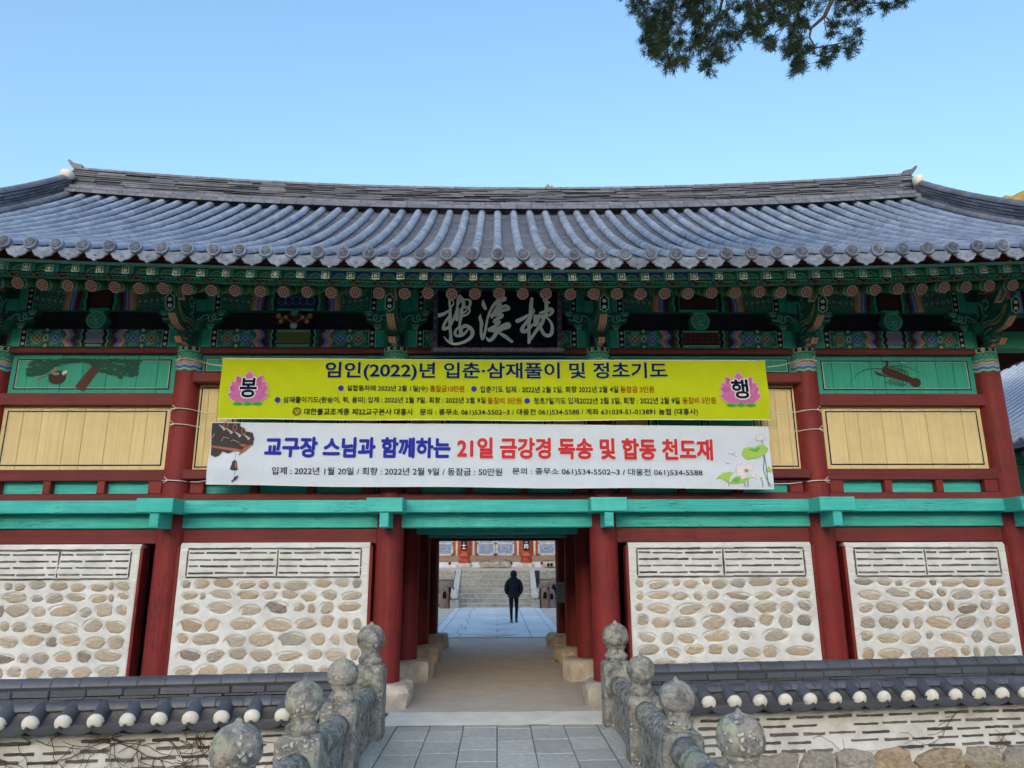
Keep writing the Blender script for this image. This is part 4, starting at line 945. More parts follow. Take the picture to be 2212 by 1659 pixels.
# core so that no sky shows between courses
vs = []; xx_ = lin(-XV+.01, XV-.01, 40)
for x in xx_: vs += [(x, YRID-.10, ridge_band(x, 0)-.1), (x, YRID+.10, ridge_band(x, 0)-.1), (x, YRID+.06, ridge_band(x, .95)), (x, YRID-.06, ridge_band(x, .95))]
mb.add(vs, [(4*i+a, 4*(i+1)+a, 4*(i+1)+(a+1) % 4, 4*i+(a+1) % 4) for i in range(39) for a in range(4)]+[(0, 1, 2, 3), (159, 158, 157, 156)], 'shadow_gap')
o = mb.obj('ridge_courses', roofo); o['kind'] = 'stuff'
x = -XV+.02
while x < XV-.1:
    x1 = min(x+.33, XV-.01); P = lambda xx, q, y: Vector((xx, y, ridge_band(xx, q)))
    half_round('ridge_tile', roofo, P(x, .92, YRID), P(x1, .92, YRID), .085, 'ridge_tile_o')
    half_round('ridge_tile', roofo, P(x, .135, YRID-.20), P(x1, .135, YRID-.20), .120, 'ridge_tile_o')
    half_round('ridge_tile', roofo, P(x, -.08, YRID-.33), P(x1, -.08, YRID-.33), .125, 'ridge_tile_o')
    x = x1
# ridge-end finials, white lime lumps, and verge ridges running down the gables
def spt(sx, s, h, dy=0): p = rp(sx*(XV+.02), s, h); return p
for sx in (-1, 1):
    X = sx*XV; zt2 = zrtop(XV)
    m = MB(); Pf = [(-.10, -.06), (.10, -.02), (.17, .06), (.24, .17), (.20, .19), (.09, .10), (-.08, .06)]
    m.prism([(X+sx*(a-.10), zt2+b-.02) for a, b in Pf], YRID-.09, YRID+.09, 'y', 'wall_tile'); m.obj('ridge_end_tile', roofo)
    m = MB(); vs = []; n = 12
    for i_, (r, z) in enumerate(((.06, -.24), (.12, -.20), (.15, -.12), (.12, -.03), (.05, .0))):
        for k in range(n): t = 2*math.pi*k/n; q = 1+.5*noise.noise(Vector((k*.7, i_*.8, sx*3))); vs.append((X-sx*.02+r*q*math.cos(t)*.8, YRID-.26+r*q*math.sin(t), zt2-.20+z))
    m.add(vs, [(a*n+k, a*n+(k+1) % n, (a+1)*n+(k+1) % n, (a+1)*n+k) for a in range(4) for k in range(n)]+[tuple(range(48, 60))], 'white_cap', True); m.obj('lime_lump', roofo)
    mb = MB(); NV = 13
    for lay in range(5):
        for j in range(NV):
            h0, h1 = .07+.066*lay, .07+.066*(lay+.75); s0, s1 = (j+(lay % 2)*.5)/NV, (j+1+(lay % 2)*.5)/NV
            s0, s1 = min(s0, 1), min(s1, 1)
            if s1-s0 < .01: continue
            jx = rnd.uniform(-.01, .01); vs = []
            for s in (s0+.002, s1-.002):
                a, b = spt(sx, s, h0), spt(sx, s, h1); wd = .13-.008*lay
                vs += [(X-wd+jx, a.y, a.z), (X+wd+jx, a.y, a.z), (X+wd+jx, b.y, b.z), (X-wd+jx, b.y, b.z)]
            mb.add(vs, [(0, 4, 7, 3)[::-1], (3, 7, 6, 2)[::-1], (1, 5, 4, 0)[::-1], (2, 6, 5, 1)[::-1], (0, 3, 2, 1)[::-1], (4, 5, 6, 7)[::-1]], 'ridge_tile')
    mb.obj('verge_courses', roofo)['kind'] = 'stuff'
    for j in range(NV+2):
        a, b = Vector((X, *spt(sx, j/(NV+2), .41)[1:])), Vector((X, *spt(sx, (j+1)/(NV+2), .41)[1:]))
        half_round('verge_ridge_tile', roofo, a, b, .085, 'ridge_tile_o')
        a, b = Vector((X-sx*.17, *spt(sx, j/(NV+2), .05)[1:])), Vector((X-sx*.17, *spt(sx, (j+1)/(NV+2), .05)[1:]))
        half_round('verge_ridge_tile', roofo, a, b, .075, 'ridge_tile_o')
    # verge board under the overhang
    m = MB(); vs = []
    for s in lin(0, 1.03, 10): p = rp(X, s); vs += [(X+sx*.10, p.y, p.z-.05), (X+sx*.10, p.y, p.z-.42), (X+sx*.04, p.y, p.z-.42), (X+sx*.04, p.y, p.z-.05)]
    m.add(vs, [(4*i+a, 4*(i+1)+a, 4*(i+1)+(a+1) % 4, 4*i+(a+1) % 4) for i in range(9) for a in range(4)], 'dark_red'); m.obj('verge_board', roofo)

# ---- eave timberwork: round rafters with rosette ends, square flying rafters, boards
YRA, YFL = 9.52, 8.93
zra = lambda x: ZY(635, YRA)+kE*.9*x*x; zfl = lambda x: ZY(598, YFL)+kE*x*x*.95
SL = .50; RR = .088; THR = math.atan(SL)
cv = Canvas(.0015)
for k in range(8):
    t = 2*math.pi*k/8+.39; c = (.058*math.cos(t), .058*math.sin(t)); cv.disc(c, .036, 'p_cream', 2+.05*k, 8)
    cv.disc((.056*math.cos(t), .056*math.sin(t)), .030, 'p_pink', 3+.05*k, 8)
    a = [(.030, 0), (.050, .011), (.074, 0), (.050, -.011)]; cv.poly([(p*math.cos(t)-q*math.sin(t), p*math.sin(t)+q*math.cos(t)) for p, q in a], 'p_dkred', 4)
cv.disc((0, 0), .032, 'p_pink', 3.6, 10)
for k in range(6): cv.disc((.018*math.cos(k*1.047), .018*math.sin(k*1.047)), .007, 'p_dkred', 4.6, 5)
cv.mb.v = [(u, -d, v) for u, d, v in cv.mb.v]; ROS = cv.mb
sqc = Canvas(.0015); hS = .052
sqc.rect(-hS, hS, -hS, hS, 'p_mint', 1); sqc.rect(-hS*.78, hS*.78, -hS*.78, hS*.78, 'p_white', 2); sqc.rect(-hS*.68, hS*.68, -hS*.68, hS*.68, 'p_black', 3); sqc.flower((0, 0), .030, 'p_white', 4); sqc.disc((0, 0), .008, 'p_black', 5, 6)
sqc.mb.v = [(u, -d, v) for u, d, v in sqc.mb.v]
NRF = int((XV-.2)/.3375)
m = MB(); L_ = 2.1
m.tube([(0, 0, 0), (0, .35, .35*SL), (0, L_, L_*SL)], [RR*.86, RR, RR], 'p_green', 12)
for w0, mt in ((.03, 'p_mint'), (.10, 'p_olive'), (.18, 'p_dkgreen'), (.26, 'p_ochre'), (.33, 'p_teal'), (.42, 'p_olive'), (.52, 'p_mint')):
    m.tube([(0, w0, w0*SL), (0, w0+.045, (w0+.045)*SL)], RR*.9+.008+(.0 if w0 < .2 else .004), mt, 12, cap=False)
m.add([(x, y-.004, z*.92) for x, y, z in ROS.v], [], 'p_green') if False else None
off = len(m.v); m.v += [(x*.93, (y-.004)*math.cos(THR)-z*.93*math.sin(THR), (y-.004)*math.sin(THR)+z*.93*math.cos(THR)) for x, y, z in ROS.v]
for f, k in zip(ROS.f, ROS.m): m.f.append([i+off for i in f]); m.m.append(m.mi(ROS.mats[k])); m.smooth.append(False)
MRAF = m.mesh('round_rafter')
m = MB(); FS = .42; a = hS
m.add([(-a, 0, -a), (a, 0, -a), (a, 0, a), (-a, 0, a), (-a*1.1, 1.0, -a+FS), (a*1.1, 1.0, -a+FS), (a*1.1, 1.0, a+FS), (-a*1.1, 1.0, a+FS)], [(0, 1, 2, 3), (4, 7, 6, 5), (0, 4, 5, 1), (1, 5, 6, 2), (2, 6, 7, 3), (3, 7, 4, 0)], 'p_teal')
for k, mt in enumerate(('p_mint', 'p_lav', 'p_green', 'p_lav', 'p_olive', 'p_dkgreen')):
    y0 = .05+.06*k; e = .003; y1 = y0+.035; q = a*1.02
    m.add([(s*q+e*s, y, z+y*FS) for s in (-1, 1) for y in (y0, y1) for z in (-q-e, q+e)], [(0, 2, 3, 1), (4, 5, 7, 6), (0, 4, 6, 2)], mt)
off = len(m.v); m.v += [(x, y-.002, z) for x, y, z in sqc.mb.v]
for f, k in zip(sqc.mb.f, sqc.mb.m): m.f.append([i+off for i in f]); m.m.append(m.mi(sqc.mb.mats[k])); m.smooth.append(False)
MFLY = m.mesh('flying_rafter')
for k in range(-NRF, NRF+1):
    x = k*.3375+.02
    inst('round_rafter', MRAF, gate, TRS((x+rnd.uniform(-.012, .012), YRA+rnd.uniform(-.012, .012), zra(x)+rnd.uniform(-.008, .008)), (rnd.uniform(-.01, .01), 0, 0)))
    x2 = k*.330+.01
    inst('flying_rafter', MFLY, gate, TRS((x2+rnd.uniform(-.014, .014), YFL+rnd.uniform(-.008, .008), zfl(x2)+rnd.uniform(-.004, .004)), (0, rnd.uniform(-.03, .03), 0)))
def strip_board(name, prof, mat, dz, n=50):
    m = MB(); X_ = lin(-XV+.05, XV-.05, n); q = len(prof); vs = []
    for x in X_:
        for y, z in prof: vs.append((x, y, z+dz(x)))
    m.add(vs, [(i*q+a_, (i+1)*q+a_, (i+1)*q+(a_+1) % q, i*q+(a_+1) % q) for i in range(n-1) for a_ in range(q)]+[tuple(range(q)), tuple(range((n-1)*q, n*q))[::-1]], mat, False); return m.obj(name, gate)
strip_board('eave_fascia', [(YFL-.025, .056), (YFL-.025, .098), (YFL+.03, .115), (YFL+.03, .075)], 'p_mint', zfl)
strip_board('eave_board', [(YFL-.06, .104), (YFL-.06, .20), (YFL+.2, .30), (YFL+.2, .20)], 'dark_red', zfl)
strip_board('rafter_fascia', [(YRA-.05, .085), (YRA-.05, .19), (YRA+.03, .20), (YRA+.03, .10)], 'p_green', zra)
# boards lying on the rafters
strip_board('soffit_board', [(YRA-.04, .21), (YFL+.02, .075), (YFL+.02, .10), (YRA-.04, .235)], 'soffit', lambda x: zfl(x)*.5+zra(x)*.5) if False else None
m = MB(); X_ = lin(-XV+.05, XV-.05, 50); vs = []
for x in X_: vs += [(x, YFL+.10, zfl(x)+.085), (x, YRA+.0, zfl(x)+.085+.59*FS-.10*FS), (x, YRA+.02, zra(x)+.12), (x, YC+.2, zra(x)+.10+(YC+.2-YRA)*SL)]
m.add(vs, [(4*i+a_, 4*i+a_+1, 4*(i+1)+a_+1, 4*(i+1)+a_) for i in range(49) for a_ in (0, 2)], 'p_green'); m.obj('soffit_boarding', gate)
# zig-zag painted fascia over the round rafters
cv = Canvas(.0012); wz = 2*XV-.2; hz_ = .10; n = int(wz/.3375*1.0)*2
for k in range(n):
    u = wz*k/n; w_ = wz/n; up = k % 2
    P = [(u-w_*.30, 0), (u+w_*1.30, 0), (u+w_*.85, hz_), (u+w_*.15, hz_)] if not up else [(u-w_*.30, hz_), (u+w_*1.30, hz_), (u+w_*.85, 0), (u+w_*.15, 0)]
    c = (u+w_/2, hz_/2)
    cv.poly(P, 'p_lav' if up else 'p_mint', 1+.3*up); cv.poly([(c[0]+(a-c[0])*.86, c[1]+(b-c[1])*.86) for a, b in P], 'p_pink' if up else 'p_dkgreen', 2+.3*up); cv.poly([(c[0]+(a-c[0])*.68, c[1]+(b-c[1])*.72) for a, b in P], 'p_dkred' if up else 'p_green', 3+.3*up)
    for q in (-1, 1): cv.ring((c[0]+q*.030, c[1]), .020, .009, 'p_pink' if up else 'p_mint', 4, 8, 0, 300)
cv.onto('fascia_painting', gate, lambda u, d, v: (-XV+.1+u, YRA-.051-d, zra(-XV+.1+u)+.088+v))
# painted filler boards standing between the flying rafters
cv = Canvas(.0012); mf = MB()
for k in range(-NRF, NRF):
    x2 = k*.330+.01+.165; z_ = zfl(x2)
    b = MB(); b.box(x2-.115, x2+.115, YFL+.12, YFL+.135, z_-.03, z_+.125, 'p_teal'); b.obj('filler_board', gate)
    o = (x2, -.02)
    cv.rect(x2-.11, x2+.11, -.028, .12, 'p_blue', 1) if abs(k) < 9 else cv.rect(x2-.11, x2+.11, -.028, .12, 'p_green', 1)
    cv.disc((x2, -.02), .095, 'p_mint', 2, 16); cv.disc((x2, -.02), .080, 'p_green', 3, 16); cv.ring((x2, -.02), .062, .012, 'p_olive', 4, 12, 0, 180)
    for q in (-1, 0, 1): cv.ring((x2+q*.034, .0), .018, .008, 'p_mint', 5, 8)
    cv.rect(x2-.113, x2+.113, -.029, -.012, 'p_black', 6)
cv.onto('filler_painting', gate, lambda u, d, v: (u, YFL+.118-d, zfl(u)+max(v, -.029)))
# ================================================================== NAME PLAQUE AND BANNERS
# plaque leaning slightly forward under the eave
YP0, YP1 = YC-.44, YC-.30
pz1, pz0 = ZY(624, YP0), ZY(762, YP1); pxl = Py(936, 690, (YP0+YP1)/2)[0]; pxr = Py(1213, 690, (YP0+YP1)/2)[0]
plq = thing('name_plaque', ((pxl+pxr)/2, YP1, pz0), 'black name plaque with three large pale brush-written characters under the eave', 'plaque')
def pl(u, d, v): t = (v-pz0)/(pz1-pz0); return (u, YP1+(YP0-YP1)*t-d, v)
def plbox(name, u0, u1, v0, v1, d0, d1, mat):
    m = MB(); m.box(u0, u1, -d1, -d0, v0, v1, mat); m.v = [pl(x, -y, z) for x, y, z in m.v]; return m.obj(name, plq)
hb = (pz1-pz0)
for k in range(3):
    a = pz0+hb*(.10, .285, .70)[k]; b = pz0+hb*(.283, .698, .965)[k]; plbox('board', pxl+.07, pxr-.07, a, b, -.03, 0, 'f_plaque')
plbox('frame', pxl, pxl+.07, pz0+.075, pz1, -.04, .03, 'f_lavframe'); plbox('frame', pxr-.07, pxr, pz0+.075, pz1, -.04, .03, 'f_lavframe'); plbox('frame', pxl-.02, pxr+.02, pz0, pz0+.073, -.04, .035, 'f_lavframe'); plbox('frame', pxl+.07, pxr-.07, pz1-.04, pz1, -.04, .025, 'f_lavframe')
cv = Canvas(.0012)
for k in range(14):
    u = pxl+.05+(pxr-pxl-.1)*k/13; cv.ring((u, pz0+.036), .022, .010, 'p_lav', 1, 8, 0, 260); cv.stroke([(u+.03, pz0+.03), (u+.07, pz0+.045), (u+.10, pz0+.03)], .010, 'p_lav', 1)
for k in range(7):
    for uu in (pxl+.035, pxr-.035): cv.ring((uu, pz0+.14+k*.125), .016, .008, 'p_lav', 1.0, 8, 0, 260)
cv.onto('frame_painting', plq, lambda u, d, v: pl(u, d+.037 if v < pz0+.075 else d+.032, v))
A = [([(565, 110), (520, 200), (505, 320), (535, 450), (525, 560), (525, 680), (510, 850), (515, 1000), (535, 1200), (540, 1400)], [45, 75, 75, 80, 80, 100, 90, 90, 80, 120]),
     ([(560, 200), (650, 320), (570, 420)], [30, 28, 50]), ([(205, 672), (340, 640), (500, 530)], [115, 100, 60]),
     ([(500, 700), (380, 860), (310, 1040), (350, 1070), (500, 1010), (610, 800), (705, 580), (740, 400), (740, 230), (810, 125)], [70, 80, 90, 90, 90, 70, 80, 75, 70, 90]),
     ([(800, 130), (880, 200), (910, 310), (905, 440)], [80, 90, 100, 110]), ([(770, 350), (850, 210)], [50, 50]), ([(900, 220), (1090, 225), (1105, 320), (1070, 440)], [40, 60, 85, 60]),
     ([(820, 510), (900, 440), (1060, 430), (1090, 560), (1000, 660), (890, 695)], [60, 90, 50, 60, 60, 50]), ([(1040, 465), (940, 590), (840, 640)], [30, 55, 70]), ([(735, 470), (725, 620), (715, 790)], [80, 110, 100]),
     ([(850, 540), (840, 700), (800, 860), (785, 1010)], [110, 100, 75, 75]), ([(785, 1000), (660, 1110), (660, 1230), (740, 1270), (900, 1230), (1030, 1070)], [60, 80, 80, 85, 90, 45]),
     ([(830, 1060), (930, 960), (1060, 1000), (1150, 1090), (1165, 1210), (1080, 1340), (900, 1440), (640, 1505), (450, 1420), (345, 1285)], [80, 115, 100, 110, 110, 95, 85, 70, 65, 28]), ([(815, 1010), (830, 1190)], [90, 130])]
B = [([(310, 250), (310, 360), (370, 470)], [50, 125, 90]), ([(235, 650), (205, 730), (270, 880), (240, 1050), (250, 1220), (290, 1320)], [30, 90, 110, 75, 80, 110]),
     ([(290, 1320), (350, 1200), (400, 900), (450, 680), (540, 460), (700, 270), (900, 195)], [90, 75, 70, 70, 75, 120, 150]), ([(720, 420), (610, 620), (550, 720)], [90, 120, 80]), ([(770, 320), (770, 560)], [130, 150]),
     ([(860, 430), (950, 385), (1060, 480), (900, 525), (700, 560)], [80, 90, 110, 70, 130]), ([(540, 670), (800, 630), (860, 690), (700, 770), (610, 850), (700, 860), (780, 850), (690, 950), (500, 1070)], [90, 110, 110, 90, 120, 110, 110, 80, 120]),
     ([(490, 1080), (750, 1090), (850, 1010), (1000, 960)], [125, 150, 170, 200]), ([(740, 1060), (680, 1180), (560, 1350), (460, 1390), (395, 1300)], [150, 110, 110, 90, 40]), ([(800, 1190), (930, 1265), (1120, 1410)], [80, 110, 85])]
Cc = [([(600, 190), (580, 350), (580, 520), (560, 700), (525, 850), (525, 1100), (535, 1280), (530, 1430)], [95, 110, 115, 125, 90, 90, 90, 90]), ([(630, 470), (685, 540), (620, 620)], [40, 50, 60]), ([(200, 825), (330, 770), (480, 670), (560, 640)], [125, 110, 80, 60]),
      ([(560, 740), (420, 900), (300, 1080), (390, 1140), (530, 1060), (640, 920)], [110, 85, 115, 120, 90, 60]), ([(705, 690), (710, 930)], [110, 120]), ([(800, 690), (760, 900)], [110, 90]), ([(960, 250), (1090, 300)], [90, 70]), ([(1010, 270), (1020, 450), (1000, 600)], [110, 115, 110]),
      ([(850, 600), (1000, 560), (1130, 470), (1200, 530), (1150, 630), (1050, 680), (850, 700)], [80, 110, 110, 115, 90, 60, 100]), ([(940, 700), (920, 850), (850, 960), (720, 1120), (620, 1280), (560, 1370)], [110, 100, 120, 90, 90, 60]),
      ([(840, 980), (900, 1120), (980, 1230), (1080, 1250), (1170, 1200), (1190, 1050), (1180, 920), (1080, 770), (990, 715)], [90, 100, 100, 110, 110, 100, 80, 60, 40])]
for ox, ch in ((1700, A), (1860, B), (2010, Cc)):
    cv = Canvas(.0009); k_ = .1386*S
    sc_ = (pxr-pxl)/277
    for l, (pts, w) in enumerate(ch):
        P = [(Py((ox+.1386*px)*S, (1150+.1386*py)*S, (YP0+YP1)/2)[0], pz0+(762-(1150+.1386*py)*S)/138*hb) for px, py in pts]
        cv.stroke(P, [q*k_*sc_ for q in w], 'f_chalk', 1+l*1.0, 2, True)
    cv.onto('brush_character', plq, lambda u, d, v: pl(u, d+.001, v))

# ---- banners
def banner(name, Y, c, mat, label, cat, amp, seed):
    TL, TR, BL, BR = [Py(x, y, Y) for x, y in c]
    root = thing(name, ((BL[0]+BR[0])/2, Y, (BL[2]+BR[2])/2), label, cat, 'event banners across the gate')
    x0, x1 = (TL[0]+BL[0])/2, (TR[0]+BR[0])/2
    def bz(u, t): z0 = BL[2]+(BR[2]-BL[2])*(u-x0)/(x1-x0); z1 = TL[2]+(TR[2]-TL[2])*(u-x0)/(x1-x0); return z0+(z1-z0)*t
    def by(u, v):
        e = min(u-x0, x1-u)
        return Y + amp*(math.sin(v*8+math.sin(u*.8)*1.5+seed)*.6+noise.noise(Vector((u*.35, v*2.6, seed)))+.35*noise.noise(Vector((u*.9+v*2.2, v*5, seed+3)))) * (.7+1.6*math.exp(-max(e, 0)/.6)) + .02*math.sin(u*.9+seed)
    nx_, nz_ = 160, 26; m = MB(); vs = []
    for j in range(nz_):
        for i in range(nx_):
            u = x0+(x1-x0)*i/(nx_-1); t = j/(nz_-1); vs.append((u, by(u, bz(u, t)), bz(u, t)-(.014*math.sin(math.pi*i/(nx_-1))+.006*math.sin(u*2.1))*(1-t)))
    m.add(vs, [(j*nx_+i, j*nx_+i+1, (j+1)*nx_+i+1, (j+1)*nx_+i) for j in range(nz_-1) for i in range(nx_-1)], mat, True); m.obj('cloth', root)
    m = MB()
    for t0, t1 in ((0, .012), (.988, 1)):
        vs = []
        for i in range(nx_):
            u = x0+(x1-x0)*i/(nx_-1)
            for t in (t0, t1): z = bz(u, t); vs.append((u, by(u, z)-.004, z-(.014*math.sin(math.pi*i/(nx_-1))+.006*math.sin(u*2.1))*(1-t)))
        m.add(vs, [(2*i, 2*i+2, 2*i+3, 2*i+1) for i in range(nx_-1)], 'f_halo')
    m.obj('hem', root)
    return root, by, (x0, x1), bz
CUR = {}
def words(mb_, gap):
    """split one line of lettering at its wide gaps, one mesh per word"""
    iv = sorted((min(mb_.v[i][0] for i in f), max(mb_.v[i][0] for i in f), k) for k, f in enumerate(mb_.f)); groups = []; end = -1e9
    for a, b, k in iv:
        if a > end+gap: groups.append([])
        groups[-1].append(k); end = max(end, b)
    out = []
    for g in groups:
        m = MB(); used = {}
        for k in g:
            f = []
            for i in mb_.f[k]:
                if i not in used: used[i] = len(m.v); m.v.append(mb_.v[i])
                f.append(used[i])
            m.f.append(f); m.m.append(m.mi(mb_.mats[mb_.m[k]])); m.smooth.append(False)
        out.append(m)
    return out
def wrd(cv_, Y, body, sx0, sx1, sy0, sy1, mat, off, slope=0., l=2, halo=None, hoff=.05):
    cv = Canvas(.0012); ym = (sy0+sy1)/2; a = Py(sx0*S, ym*S, Y)[0]; b = Py(sx1*S, ym*S, Y)[0]; xm = (sx0+sx1)/2
    v1 = Py(xm*S, sy0*S, Y)[2]; v0 = Py(xm*S, sy1*S, Y)[2]
    n0 = len(cv.mb.v); put_text(cv, body, a, b, v0, v1, mat, l, off, halo, hoff)
    if slope:
        for i in range(n0, len(cv.mb.v)): u, d, v = cv.mb.v[i]; cv.mb.v[i] = (u, d, v+slope*(u-(a+b)/2))
    for part in words(cv.mb, (v1-v0)*.22):
        if v1-v0 > .2: part.fine(.06, 2)
        part.v = [(u, CUR['y'](u, v)-.009-d*1.3, v) for u, d, v in part.v]; part.obj('lettering', CUR['o'])
def bdot(cv, Y, sx, sy, r, mat, l=2):
    p = Py(sx*S, sy*S, Y); cv.disc((p[0], p[2]), r, mat, l, 20)
YB1, YB2 = YC-.36, YC-.41
b1, by1, _, _ = banner('cloth_banner', YB1, [(481, 774), (1657, 779), (470, 906), (1660, 907)], 'f_lime', 'yellow-green printed cloth banner with pink lotus emblems, the upper one', 'banner', .011, 1.3)
CUR.update(o=b1, y=by1); cv = Canvas(.0012)
wrd(cv, YB1, '임인(2022)년 입춘·삼재풀이 및 정초기도', 1282, 2627, 1427, 1500, 'f_navy', .022, l=3, halo='f_leafl', hoff=.02)
for body, a, b, y0, y1, mt in (('설합동차례 2022년 2월 1일(수)', 1367, 1685, 1518, 1545, 'f_ink'), ('동참금10만원', 1693, 1828, 1518, 1544, 'f_rust'), ('입춘기도 입제 : 2022년 2월 2일, 회향 2022년 2월 4일', 1891, 2434, 1520, 1547, 'f_ink'), ('동참금 3만원', 2442, 2574, 1521, 1547, 'f_rust'),
                               ('삼재풀이기도(원숭이, 쥐, 용띠) 입제 : 2022년 2월 7일, 회향 : 2022년 2월 9일', 1117, 1912, 1563, 1591, 'f_ink'), ('동참비 3만원', 1920, 2053, 1564, 1591, 'f_rust'), ('정초7일기도 입제2022년 2월 3일, 회향 : 2022년 2월 9일', 2101, 2675, 1565, 1593, 'f_ink'), ('동참비 5만원', 2685, 2816, 1565, 1592, 'f_rust'),
                               ('대한불교조계종 제22교구본사 대흥사', 1199, 1627, 1608, 1635, 'f_ink'), ('문의 : 종무소 061)534-5502~3 / 대웅전 061)534-5588 / 계좌 631039-51-013891 농협 (대흥사)', 1653, 2747, 1609, 1638, 'f_ink')):
    wrd(cv, YB1, body, a, b, y0, y1, mt, .012)
ON1 = lambda u, d, v: (u, by1(u, v)-.009-d*1.3, v)
for sx, sy in ((1344, 1530), (1866, 1531), (1095, 1576), (2076, 1578)): cv = Canvas(.0012); bdot(cv, YB1, sx, sy, .042, 'f_royal'); cv.onto('bullet_dot', b1, ON1)
cv = Canvas(.0012)
p = Py(1170.5*S, 1621*S, YB1); cv.ring((p[0], p[2]), .056, .014, 'f_brownink', 2, 20); cv.ring((p[0], p[2]), .042, .006, 'f_brownink', 2, 18)
for k in range(3): t = R(90+120*k); cv.disc((p[0]+.020*math.cos(t), p[2]+.020*math.sin(t)), .011, 'f_brownink', 3, 8)
cv.mb.fine(.045, 4); cv.onto('printed_emblem', b1, ON1)
def petal(cv, c, ang, ln, wd, mat, l, edge='f_lotusl'):
    P = [(0, 0), (.25, .42), (.55, .5), (.82, .28), (1, 0), (.82, -.28), (.55, -.5), (.25, -.42)]; ca, sa = math.cos(ang), math.sin(ang)
    for s, mt, ll in ((1.0, edge, l), (.93, mat, l+.5)):
        cv.poly([(c[0]+(a*ln*ca-b*wd*sa)*s, c[1]+(a*ln*sa+b*wd*ca)*s) for a, b in P], mt, ll)
for sx, sy, word in ((982, 1529, '봉'), (2910, 1534, '행')):
    cv = Canvas(.0012); p = Py(sx*S, sy*S, YB1); k_ = Py((sx+100)*S, sy*S, YB1)[0]-p[0]; k_ /= 100; c = (p[0], p[2]-38*k_)
    for ang, ln, wd, mt in ((200, 62, 26, 'f_leafg'), (-20, 62, 26, 'f_leafg'), (270, 26, 42, 'f_leafg')): petal(cv, (c[0], c[1]-8*k_), R(ang), ln*k_, wd*k_, mt, 2, 'f_leafg')
    for ang, ln, wd, mt in ((60, 108, 44, 'f_lotusd'), (120, 108, 44, 'f_lotusd'), (30, 92, 46, 'f_lotusd'), (150, 92, 46, 'f_lotusd'), (8, 84, 52, 'f_lotus'), (172, 84, 52, 'f_lotus'), (42, 98, 56, 'f_lotus'), (138, 98, 56, 'f_lotus'), (90, 112, 66, 'f_lotus'), (-14, 40, 40, 'f_lotus'), (194, 40, 40, 'f_lotus'), (62, 78, 62, 'f_lotus'), (118, 78, 62, 'f_lotus')): petal(cv, c, R(ang), ln*k_, wd*k_, mt, 3+.02*ang/10)
    cv.disc((c[0], c[1]+20*k_), 46*k_, 'f_lotus', 5.5, 18, ry=34*k_)
    wrd(cv, YB1, word, sx-34, sx+34, sy-39, sy+39, 'f_ink', .03, l=8, halo='f_halo', hoff=.05)
    cv.mb.fine(.045, 4); cv.onto('printed_lotus', b1, ON1)
b2, by2, (q0, q1), bz2 = banner('cloth_banner', YB2, [(457, 912), (1663, 921), (445, 1047), (1671, 1056)], 'f_cloth', 'white printed cloth banner with blue and red lettering, the lower one', 'banner', .013, 4.1)
CUR.update(o=b2, y=by2); cv = Canvas(.0012); sl = (bz2(q1, .5)-bz2(q0, .5))/(q1-q0)
wrd(cv, YB2, '교구장 스님과 함께하는', 1041, 1775, 1720, 1803, 'f_royal', .042, sl)
wrd(cv, YB2, '21일 금강경 독송 및 합동 천도재', 1800, 2807, 1725, 1811, 'f_red', .042, sl, 3, 'f_halo', .03)
wrd(cv, YB2, '입제 : 2022년 1월 20일 / 회향 : 2022년 2월 9일 / 동참금 : 50만원', 1070, 1977, 1841, 1871, 'f_ink', .006, sl)
wrd(cv, YB2, '문의 : 종무소 061)534-5502~3 / 대웅전 061)534-5588', 2017, 2766, 1845, 1876, 'f_ink', .006, sl)
# printed eave with wind bell, left end (px of a 1382 px wide detail over 250 source px)
def E1(x, y): p = Py((800+x*.1809)*S, (1650+y*.1809)*S, YB2); return (p[0], p[2])
e1 = lambda L: [E1(*q) for q in L]; kx = E1(1100, 500)[0]-E1(100, 500)[0]; kx /= 1000
cv.poly(e1([(205, 92), (560, 92), (820, 92), (810, 160), (880, 190), (920, 265), (1075, 295), (1110, 440), (1085, 460), (1075, 560), (1030, 560), (760, 800), (800, 715), (690, 690), (600, 720), (545, 750), (460, 715), (410, 700), (350, 790), (260, 830), (160, 780), (165, 560)]), 'f_pchar', 2)
cv.poly(e1([(170, 570), (700, 640), (830, 670), (820, 700), (640, 690), (170, 610)]), 'f_pclay', 3); cv.poly(e1([(1060, 540), (880, 620), (765, 795), (900, 700), (1000, 610)]), 'f_pclay', 3); cv.poly(e1([(770, 530), (890, 545), (970, 575), (860, 600), (800, 560)]), 'f_pclay', 3.5)
for x, y in ((500, 140), (695, 185), (878, 260)): cv.ring(E1(x, y), 42*kx, 16*kx, 'f_pclay', 4, 14, 0, 360, 1.6)
for x, y in ((440, 190), (590, 265), (770, 335), (960, 395)): cv.stroke(e1([(x-80, y-60), (x, y), (x+40, y+45)]), [14*kx, 40*kx, 70*kx], 'f_pgrey', 3.5, 1)
for L in ([(390, 480), (440, 390), (560, 420)], [(600, 480), (650, 450), (780, 510)], [(205, 405), (255, 315)]): cv.stroke(e1(L), 10*kx, 'f_pgrey', 4)
cv.stroke(e1([(715, 725), (690, 890)]), 8*kx, 'f_stem', 2); cv.poly(e1([(690, 885), (745, 930), (750, 1060), (760, 1105), (680, 1120), (585, 1095), (625, 1000), (640, 930)]), 'f_pchar', 3); cv.poly(e1([(700, 920), (735, 945), (738, 1060), (705, 1060)]), 'f_pclay', 4); cv.stroke(e1([(688, 1115), (686, 1250)]), 6*kx, 'f_stem', 2); cv.poly(e1([(765, 1225), (740, 1290), (690, 1335), (650, 1350), (625, 1390), (620, 1355), (605, 1335), (645, 1325), (680, 1260)]), 'f_pchar', 3)
